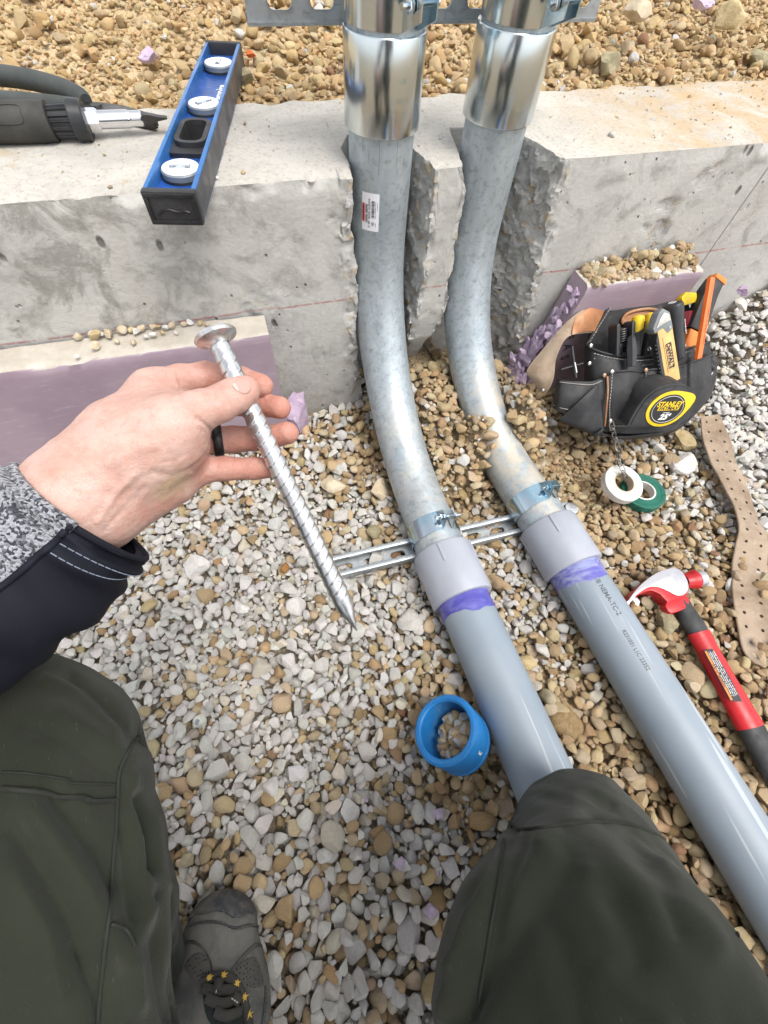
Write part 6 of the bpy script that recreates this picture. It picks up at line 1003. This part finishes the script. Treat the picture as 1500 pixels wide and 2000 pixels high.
for poly, amp, wd in (([(384, 818), (398, 828), (414, 842), (419, 856)], -.0016, 4), ([(419, 856), (412, 880), (396, 900), (372, 918)], -.0012, 5), ([(352, 742), (372, 750), (384, 764)], -.0010, 3), ([(330, 770), (362, 758), (378, 764)], -.0008, 3), ([(300, 925), (335, 930), (372, 918)], -.0008, 6), ([(380, 922), (398, 905), (403, 890)], -.0008, 4), ([(418, 775), (428, 785), (434, 797)], -.0005, 3), ([(424, 772), (436, 783)], -.0004, 2.5), ([(300, 780), (345, 792), (372, 812)], -.0006, 8), ([(215, 905), (260, 880), (300, 868)], .0012, 12), ([(230, 980), (270, 940), (300, 925)], -.0010, 9), ([(190, 1020), (230, 960), (262, 930)], .0010, 7), ([(205, 1035), (250, 985), (285, 950)], -.0008, 6), ([(440, 838), (443, 880)], -.0004, 3), ([(478, 843), (480, 880)], -.0003, 3), ([(452, 900), (455, 930)], -.0004, 3), ([(420, 715), (424, 745)], -.0004, 3), ([(392, 835), (404, 850), (408, 866)], -.0006, 2.5), ([(300, 905), (340, 900), (378, 880)], -.0004, 3), ([(395, 930), (408, 915), (414, 900)], -.0006, 3), ([(250, 800), (280, 792), (310, 800)], -.0004, 3), ([(150, 960), (165, 1000), (195, 1040)], -.0006, 4), ([(170, 945), (190, 985), (218, 1020)], -.0004, 3), ([(462, 778), (470, 790)], -.0004, 2), ([(345, 728), (352, 752), (350, 770)], -.0006, 2.5), ([(500, 842), (502, 878)], -.0003, 2.5), ([(540, 838), (542, 872)], -.0003, 2.5), ([(515, 780), (518, 812)], -.0003, 2.5), ([(488, 735), (492, 765)], -.0003, 2.5)):
    d = seg_dist2(P2, poly); hv += nrm * (face * amp * .7 * np.exp(-(d / wd) ** 2))[:, None]
hv = hv + nrm * (.00020 * fbm(hv, 210, 3, 6) + .0003 * fbm(hv, 70, 2, 9))[:, None]
flush = np.zeros(len(hv))
for nm, J in FINGERS.items():
    for i, (a, b) in enumerate(zip(J[:-1], J[1:])):
        if nm == 'thumb' and i < 3: continue
        d = sd_cone(hv, cs(*a[:3]), cs(*b[:3]), a[3], b[3]); w = (.35 + .65 * i / 3) if nm != 'thumb' else .35; flush = np.maximum(flush, w * (1 - ss(.0, .004, d)))
palm_red = np.exp(-(seg_dist2(P2, [(395, 905), (400, 935)]) / 26) ** 2) * .7 + np.exp(-(seg_dist2(P2, [(285, 1000), (350, 975)]) / 18) ** 2) * .6 + .5 * np.exp(-(seg_dist2(P2, [(300, 728), (345, 742)]) / 22) ** 2); flush = np.clip(np.maximum(flush, palm_red), 0, 1); bruise = np.exp(-(seg_dist2(P2, [(320, 958), (352, 940)]) / 20) ** 2)
HW = to_world(hv); HB = BVHTree.FromPolygons([tuple(p) for p in HW], hf)
# head and right hand of the photographer, behind the camera
def head_field():
    G, o = field_grid((-.13, -.52, .88), (.17, -.20, 1.22), .008); d = sd_cone(G, (.02, -.37, 1.08), (.02, -.36, 1.10), .088, .085); d = smin(d, sd_cone(G, (.02, -.345, 1.03), (.02, -.325, 1.00), .062, .045), .03); d = smin(d, sd_cone(G, (.02, -.40, .98), (.02, -.42, .90), .055, .06), .02); d = smin(d, sd_cone(G, (.02, -.272, 1.055), (.02, -.256, 1.035), .010, .013), .012)
    for s in (-1, 1): d = smin(d, sd_cone(G, (.02 + s * .083, -.37, 1.075), (.02 + s * .088, -.375, 1.045), .014, .010), .006); d = np.maximum(d, -sd_cone(G, (.02 + s * .032, -.272, 1.075), (.02 + s * .034, -.272, 1.075), .012, .012))
    return surface_nets(d, o, .008)
hd = head_field(); hd = (hd[0] + np.array([0, -.10, 0]), hd[1])
def right_hand():
    c = np.array([.125, -.115, .735]); G, o = field_grid(c - .075, c + np.array([.075, .075, .085]), .003); d = sd_cone(G, c + np.array([.02, -.05, -.03]), c + np.array([.005, -.01, .0]), .027, .026)
    for k in range(4): a = c + np.array([.008, .004 - .012 * k, .025 - .016 * k]); b = a + np.array([-.012, .034, .004]); e = b + np.array([-.030, .006, 0]); d = np.minimum(d, np.minimum(smin(d, sd_cone(G, a, b, .010, .0088), .006), smin(sd_cone(G, a, b, .010, .0088), sd_cone(G, b, e, .0088, .0075), .003)))
    th = smin(sd_cone(G, c + np.array([-.004, -.018, .014]), c + np.array([-.022, -.004, .040]), .014, .0115), sd_cone(G, c + np.array([-.022, -.004, .040]), c + np.array([-.040, .010, .052]), .0115, .0095), .004); d = smin(d, th, .008); return surface_nets(d, o, .003)
rh = right_hand(); allv = (HW, hf); body = mesh('left_hand', allv, 'skin', person, 180); mesh('head', hd, 'skin', person, 180); mesh('right_hand', rh, 'skin', person, 180)
for nm, arr in (('flush', flush), ('bruise', bruise)): a = body.data.attributes.new(nm, 'FLOAT', 'POINT'); z = np.zeros(len(allv[0]), np.float32); z[:len(arr)] = arr; a.data.foreach_set('value', z)
def on_surface(bvh, px, py, off=0.0):
    d = sight(px, py); d = d / np.linalg.norm(d); loc, n, i, dist = bvh.ray_cast(Vector((0, 0, CAMH)), Vector(d))
    if loc is None: return None
    return np.array(loc) + np.array(n) * (off if n.dot(Vector(d)) < 0 else -off)
def patch(bvh, outline, off, n=10):
    """a thin plate lying on the surface inside a closed outline"""
    O = spline(outline, 4, True); c = O.mean(0); V, F, m = [], [], len(O); k = 0
    for r in np.linspace(1, .08, n):
        for p in O:
            x = c + (p - c) * r; s = on_surface(bvh, x[0], x[1], off * (1 - .85 * (r > .99))); V.append(s if s is not None else (V[-1] if V else np.zeros(3)))
    F = grid_faces(n, m, False, True) + [tuple(range((n - 1) * m, n * m))]; return np.array(V), F
nl = mesh('thumb_nail', patch(HB, [(453, 752), (461, 743), (473, 739), (484, 742), (490, 751), (489, 762), (480, 770), (470, 768), (459, 761)], .0006), 'finger_nail', body, 60); mesh('nail_moon', patch(HB, [(453, 752), (458, 747), (464, 757), (467, 766), (459, 761)], .0009, 5), 'nail_moon', nl, 60)
def ring_band():
    J = FINGERS['ring']; a, b = cs(408, 861, .3095), cs(452, 858, .3147); M = frame(to_world(a[None])[0], to_world(b[None])[0] - to_world(a[None])[0], z=(0, 0, 1)); x0 = .0062; r = .0116; mesh('ring', lathe([(x0 - .003, r - .0012), (x0 - .0032, r), (x0 - .002, r + .0009), (x0 + .002, r + .0009), (x0 + .0032, r - .0003), (x0 + .003, r - .0015)], M, 48), 'ring_black', person, 50)
ring_band()

# ---------------------------------------------------------------- jacket: torso and right arm, left sleeve with knit panel
def torso():
    G, o = field_grid((-.42, -.92, .28), (.42, -.06, .97), .010); d = sd_cone(G, (0, -.58, .42), (0, -.62, .62), .135, .145, ((0, 1, 0), 1.3)); d = smin(d, sd_cone(G, (0, -.62, .62), (.0, -.58, .80), .145, .13, ((0, 1, 0), 1.35)), .06); d = smin(d, sd_cone(G, (-.15, -.55, .86), (.17, -.55, .86), .07, .07), .06)
    d = smin(d, sd_cone(G, (.18, -.55, .85), (.25, -.30, .68), .065, .052), .04); d = smin(d, sd_cone(G, (.25, -.30, .68), (.15, -.165, .70), .052, .040), .02); d = smin(d, sd_cone(G, (-.17, -.55, .86), (-.32, -.28, .66), .065, .056), .04); d = smin(d, sd_cone(G, (.02, -.53, .90), (.02, -.52, .94), .075, .07), .03); d = d + .006 * fbm(G, 14, 2, 3); return surface_nets(d, o, .010)
tv, tf = torso(); mesh('jacket', (smooth_mesh(tv, tf, 2), tf), 'jacket_black', person, 180)
def sleeve():
    rings = [((158, 1003), .256, .0425, .036), ((145, 1016), .255, .0440, .038), ((114, 1046), .253, .0465, .041), ((30, 1118), .248, .0480, .045), ((-90, 1195), .240, .050, .048), ((-260, 1300), .230, .052, .052)]; C, RR = [], []
    for (px, py), Z, ra, rb in rings: C.append(to_world(cs(px, py, Z)[None])[0]); RR.append((ra, rb))
    C += [np.array([-.345, -.10, .56]), np.array([-.32, -.27, .66])]; RR += [(.056, .056), (.060, .060)]; C = spline(C, 8); RR = spline(RR, 8); T = np.gradient(C, axis=0); T /= np.linalg.norm(T, axis=1, keepdims=True); vw = sight(140, 1040); vw /= np.linalg.norm(vw); n = len(C)
    def pt(i, a, g=0.0):                             # a = 0 faces the camera, positive towards the lower right edge
        t = T[i]; u = -vw - (-vw @ t) * t; u /= np.linalg.norm(u); w = np.cross(t, u); w = w if w @ (RW @ np.array([.63, .77, 0])) > 0 else -w; r = RR[i]; f = .0022 * math.sin(i * .55 + a * 2.0) + .0016 * math.sin(i * 1.1 - a * 3) ; return C[i] + (u * math.cos(a) * (r[1] + g + f) + w * math.sin(a) * (r[0] + g + f))
    def part(a0, a1, g, thick, mat, nm, i0=0):
        A = np.linspace(R_(a0), R_(a1), 40); B = np.array([[pt(i, a, g) for a in A] for i in range(i0, n)]); Bi = np.array([[pt(i, a, g - thick) for a in A] for i in range(i0, n)]); nu, nv = B.shape[:2]; V = np.concatenate([B.reshape(-1, 3), Bi.reshape(-1, 3)]); F = grid_faces(nu, nv); m = nu * nv; F = F + [tuple(m + k for k in f[::-1]) for f in F]; F += [(j, j + 1, m + j + 1, m + j) for j in range(nv - 1)]
        for j in (0, nv - 1): F += [(i * nv + j, (i + 1) * nv + j, m + (i + 1) * nv + j, m + i * nv + j) for i in range(nu - 1)]
        return mesh(nm, (V, F), mat, person, 50)
    part(-184, 4, .0006, .004, 'knit', 'knit_panel', 1); s = part(-1, 186, .0016, .003, 'jacket_black', 'left_sleeve'); mesh('cuff_edge', tube(np.array([pt(0, a, .0005) for a in np.linspace(R_(-1), R_(184), 50)]), .0018, 8), 'jacket_black', s, 60); mesh('knit_edge', tube(np.array([pt(1, a, -.001) for a in np.linspace(R_(-184), R_(4), 50)]), .0034, 8), 'knit', s, 60)
    mesh('panel_seam', tube(np.array([pt(i, R_(1.5), .0022) for i in range(1, n)]), .0016, 6), 'jacket_black', s, 60)
    for i in (11, 13.5): i0 = int(i); fr = i - i0; stitches([pt(i0, a, .0022) * (1 - fr) + pt(i0 + 1, a, .0022) * fr for a in np.linspace(R_(4), R_(120), 14)], s, every=.0042, ln=.0034, r=.00032, n=4, mat='thread_blue')
sleeve()

# ---------------------------------------------------------------- trousers
def trousers():
    w3 = lambda px, py, Z: atd(px, py, Z); KR, TR = w3(1148, 1672, .452), w3(1165, 2020, .272); HR = np.array([.12, -.50, .42]); KL = w3(2, 1538, .290); HL = np.array([-.19, -.50, .40]); S1, S2 = w3(185, 1800, .415), w3(275, 2045, .545); AR = np.array([.21, -.50, .075])
    G, o = field_grid((-.42, -.66, .02), (.40, .17, .62), .0055); d = sd_cone(G, KR, TR, .080, .098); d = smin(d, sd_cone(G, TR, HR, .100, .125), .03); d = smin(d, sd_cone(G, KR + np.array([0, -.02, -.02]), AR, .066, .062), .03); L = sd_cone(G, KL, KL + (HL - KL) * .5, .086, .094); L = smin(L, sd_cone(G, KL + (HL - KL) * .5, HL, .098, .12), .03); sh = smin(sd_cone(G, KL + np.array([.004, -.01, -.03]), S1, .074, .068), sd_cone(G, S1, S2, .066, .066), .02); L = smin(L, sh, .02); L = np.maximum(L, -(G[..., 2] - .055)); hips = sd_cone(G, HL, HR, .13, .13); d = smin(smin(d, hips, .05), smin(L, hips, .05), .015); d = d + .0055 * fbm(G * np.array([1, .6, .6]), 10, 2, 5) + .0034 * fbm(G * np.array([1, .5, .6]), 34, 3, 8); return surface_nets(d, o, .0055)
Tv, Tf = trousers(); Tv = smooth_mesh(Tv, Tf, 4)
def subdivide_vf(v, f):
    f = np.array(f); e = np.sort(np.concatenate([f[:, [0, 1]], f[:, [1, 2]], f[:, [2, 3]], f[:, [3, 0]]]), 1); ue, inv = np.unique(e, axis=0, return_inverse=True); inv = inv.reshape(-1); n = len(v); m = len(f); em = v[ue].mean(1); fc = v[f].mean(1); E = inv.reshape(4, m) + n; C = np.arange(m) + n + len(ue)
    F = np.concatenate([np.stack([f[:, k], E[k], C, E[(k - 1) % 4]], 1) for k in range(4)]); return np.concatenate([v, em, fc]), [tuple(q) for q in F.tolist()]
Tv, Tf = subdivide_vf(Tv, Tf); Tv = smooth_mesh(Tv, Tf, 3); TN = vnormals(Tv, Tf); P2, dep = project(Tv); face = ((TN * (Tv - np.array([0, 0, CAMH]))).sum(1) < 0) & (dep > .05)
FOLDS = [([(915, 1985), (960, 1850), (1000, 1730), (1040, 1650)], -.004, 9), ([(870, 1990), (925, 1850), (965, 1720), (990, 1630)], .004, 9), ([(1030, 1640), (1090, 1680), (1150, 1700)], .003, 12), ([(1230, 1640), (1290, 1720), (1330, 1820)], -.003, 12), ([(1180, 1900), (1240, 1960), (1300, 2000)], .003, 16), ([(1080, 1800), (1120, 1900), (1130, 2000)], -.003, 18), ([(1060, 1560), (1120, 1575), (1190, 1570)], -.003, 9), ([(20, 1700), (90, 1820), (120, 1950)], .004, 14), ([(150, 1850), (190, 1940), (200, 2000)], -.004, 10), ([(60, 1420), (130, 1440), (200, 1500)], -.003, 12), ([(240, 1620), (258, 1720), (256, 1800)], -.004, 8), ([(90, 1330), (160, 1350), (230, 1420)], .004, 10),([(880, 1960), (980, 1760), (1060, 1650), (1120, 1600)], .006, 26), ([(905, 1990), (1020, 1810), (1110, 1700)], -.005, 20), ([(930, 1760), (990, 1640), (1010, 1590)], -.006, 16), ([(900, 1900), (945, 1760), (985, 1640)], .006, 14), ([(1200, 1760), (1240, 1830), (1250, 1870)], -.005, 22), ([(1300, 1700), (1370, 1790), (1400, 1850)], .005, 20), ([(1010, 1600), (1100, 1545), (1180, 1540)], .004, 18),
         ([(60, 1590), (140, 1700), (200, 1800), (230, 1900)], .006, 20), ([(30, 1620), (110, 1730), (170, 1850)], -.005, 18), ([(110, 1560), (190, 1660), (225, 1720)], -.005, 16), ([(262, 1560), (285, 1640), (290, 1700)], -.008, 10), ([(250, 1520), (262, 1600), (272, 1680), (280, 1780)], .007, 12), ([(300, 1600), (312, 1700), (300, 1800)], .005, 12), ([(150, 1320), (220, 1390), (280, 1440)], -.006, 14), ([(120, 1400), (200, 1450), (260, 1480)], .004, 20), ([(270, 1800), (250, 1860), (262, 1960)], .006, 16), ([(330, 1740), (345, 1840), (370, 1960)], .005, 14), ([(300, 1760), (315, 1860), (340, 1990)], -.006, 12)]
for poly, amp, wd in FOLDS: d = seg_dist2(P2, poly); Tv = Tv + TN * (face * amp * .95 * np.exp(-(d / (wd * 1.45)) ** 2))[:, None]
trs = mesh('trousers', (Tv, Tf), 'trousers', person, 180); TB = BVHTree.FromPolygons([tuple(p) for p in Tv], Tf)
def seam(pts, r=.0011, st=None, n=10, off=.0008):
    P = [on_surface(TB, x, y, off) for x, y in spline(np.array(pts, float), n)]; P = np.array([p for p in P if p is not None])
    if len(P) < 3: return
    P = (P + np.r_[P[:1], P[:-1]] + np.r_[P[1:], P[-1:]]) / 3; mesh('seam', tube(P, r, 6), 'trouser_seam', trs, 60)
seam([(985, 1578), (1010, 1618), (1060, 1618), (1130, 1609), (1200, 1608), (1270, 1625), (1340, 1670), (1375, 1705)], .0013); seam([(1000, 1618), (990, 1590), (984, 1572)], .0012); seam([(1385, 1735), (1405, 1755), (1425, 1775), (1440, 1830)], .0010); seam([(984, 1640), (975, 1720), (955, 1830), (935, 1960)], .0010)
seam([(0, 1541), (60, 1546), (120, 1556), (160, 1558), (180, 1566), (228, 1563)], .0014); seam([(228, 1563), (232, 1510), (250, 1465), (272, 1438)], .0012); seam([(228, 1563), (222, 1650), (212, 1780), (200, 1900), (190, 2000)], .0010); seam([(215, 1805), (245, 1820), (262, 1850)], .0009); seam([(0, 1508), (60, 1512), (130, 1522), (140, 1530), (225, 1533)], .0005)

# ---------------------------------------------------------------- left boot
def boot():
    G, o = field_grid((-.32, -.47, -.004), (-.10, -.065, .18), .0032); G0 = G; G = G + np.array([.020, .012, 0]); c = sd_cone(G, (-.189, -.130, .038), (-.196, -.185, .046), .0445, .0545, ((0, 0, 1), 1.25)); c = smin(c, sd_cone(G, (-.196, -.185, .046), (-.203, -.28, .078), .0535, .047), .02); c = smin(c, sd_cone(G, (-.203, -.30, .085), (-.205, -.36, .16), .047, .055), .03); c = smin(c, sd_cone(G, (-.203, -.28, .045), (-.206, -.385, .045), .042, .042), .03); c = smin(c, sd_cone(G, (-.200, -.20, .06), (-.204, -.30, .10), .040, .036), .03)
    sole = np.maximum(np.maximum(np.abs(G[..., 2] - .014) - .012, 0), c - .004); up = np.maximum(c, .012 - G[..., 2]); return G0, o, up, c
G, o, up, cc = boot(); bt = thing_boot = mesh('boot', (lambda vf: (smooth_mesh(vf[0], vf[1], 3), vf[1]))(surface_nets(up, o, .0032)), 'boot_grey', person, 180)
sole = np.maximum(cc - .0035, np.maximum(G[..., 2] - .020, .002 - G[..., 2])); sv_ = surface_nets(sole, o, .0032); mesh('sole', (smooth_mesh(sv_[0], sv_[1], 2), sv_[1]), 'boot_rubber', bt, 60)
Pg, _ = project(G); cap_line = np.interp(Pg[..., 0], [330, 380, 430, 458, 490, 530], [1830, 1788, 1781, 1796, 1786, 1800]); cap = np.maximum(cc - .0022, np.maximum((Pg[..., 1] - cap_line) * .0006, .016 - G[..., 2])); cv_ = surface_nets(cap, o, .0032); mesh('toe_cap', (smooth_mesh(cv_[0], cv_[1], 2), cv_[1]), 'boot_rubber', bt, 60)
BVo = np.array([tuple(v.co) for v in bt.data.vertices]); BB = BVHTree.FromPolygons([tuple(p) for p in BVo], [tuple(p.vertices) for p in bt.data.polygons])
mesh('mesh_panel', patch(BB, [(360, 1888), (372, 1868), (390, 1860), (404, 1872), (411, 1900), (405, 1916), (384, 1920), (370, 1905)], .0008), 'boot_mesh', bt, 60); mesh('mesh_panel', patch(BB, [(448, 1912), (464, 1888), (482, 1872), (499, 1870), (510, 1895), (514, 1924), (490, 1930), (466, 1922)], .0008), 'boot_mesh', bt, 60)
def on_boot(pts, off, n=8): P = [on_surface(BB, x, y, off) for x, y in spline(np.array(pts, float), n)]; return np.array([p for p in P if p is not None])
for pts in ([(396, 1922), (412, 1914), (436, 1909), (458, 1924), (470, 1948), (478, 1978), (484, 2010)], [(398, 1932), (420, 1938), (446, 1936), (462, 1944)], [(404, 1950), (430, 1962), (452, 1956)], [(420, 1975), (440, 1985), (468, 1975)]):
    P = on_boot(pts, .0035)
    if len(P) > 3: mesh('lace', tube(P, np.tile([[.0028, .0046]], (len(P), 1)), 10), 'boot_lace', bt, 60)
for px, py in ((411, 1915), (436, 1910), (459, 1926), (472, 1951), (480, 1982)):
    p = on_surface(BB, px, py, .0068)
    if p is not None:
        M = frame(p, (1, .1, 0), z=-sight(px, py)); a = np.arange(12) * math.pi / 6; mesh('lace_star', prism([((.0040 if i % 2 == 0 else .0017) * (1 + .35 * math.sin(i * 2.3 + px)) * math.cos(x), (.0036 if i % 2 == 0 else .0016) * (1 + .3 * math.sin(i * 3.1 + py)) * math.sin(x)) for i, x in enumerate(a)], 0, .0006, M), 'lace_gold', bt, 0)
for pts in ([(427, 1918), (424, 1940)], [(452, 1948), (464, 1956)]):
    P = on_boot(pts, .005, 4)
    if len(P) > 2: mesh('lace_loop', tube(P, .0052, 8), 'boot_lace', bt, 60); stitches(list(P + np.array([0, 0, .0052])), bt, every=.003, ln=.002, r=.0005, n=4)
for px, py in ((418, 1955), (405, 1935), (440, 1975)):
    p = on_surface(BB, px, py, .0)
    if p is not None: pass
for sp in ([(352, 1850), (372, 1838), (395, 1850), (412, 1882), (416, 1915)], [(520, 1850), (500, 1845), (478, 1862), (452, 1895), (444, 1915)], [(356, 1812), (400, 1800), (432, 1802), (458, 1812), (490, 1806), (524, 1818)], [(517, 1925), (516, 1960), (510, 2000)]):
    P = on_boot(sp, .0006)
    if len(P) > 3: mesh('seam', tube(P, .0010, 6), 'boot_rubber', bt, 60); stitches(list(P[::3] + np.array([.0016, -.0022, .0008])), bt, every=.0034, ln=.0022, r=.0003, n=4, mat='boot_lining')
mesh('tongue', patch(BB, [(398, 1930), (430, 1925), (462, 1935), (474, 1970), (478, 2010), (440, 2020), (405, 1990)], .0012), 'boot_lining', bt, 60)
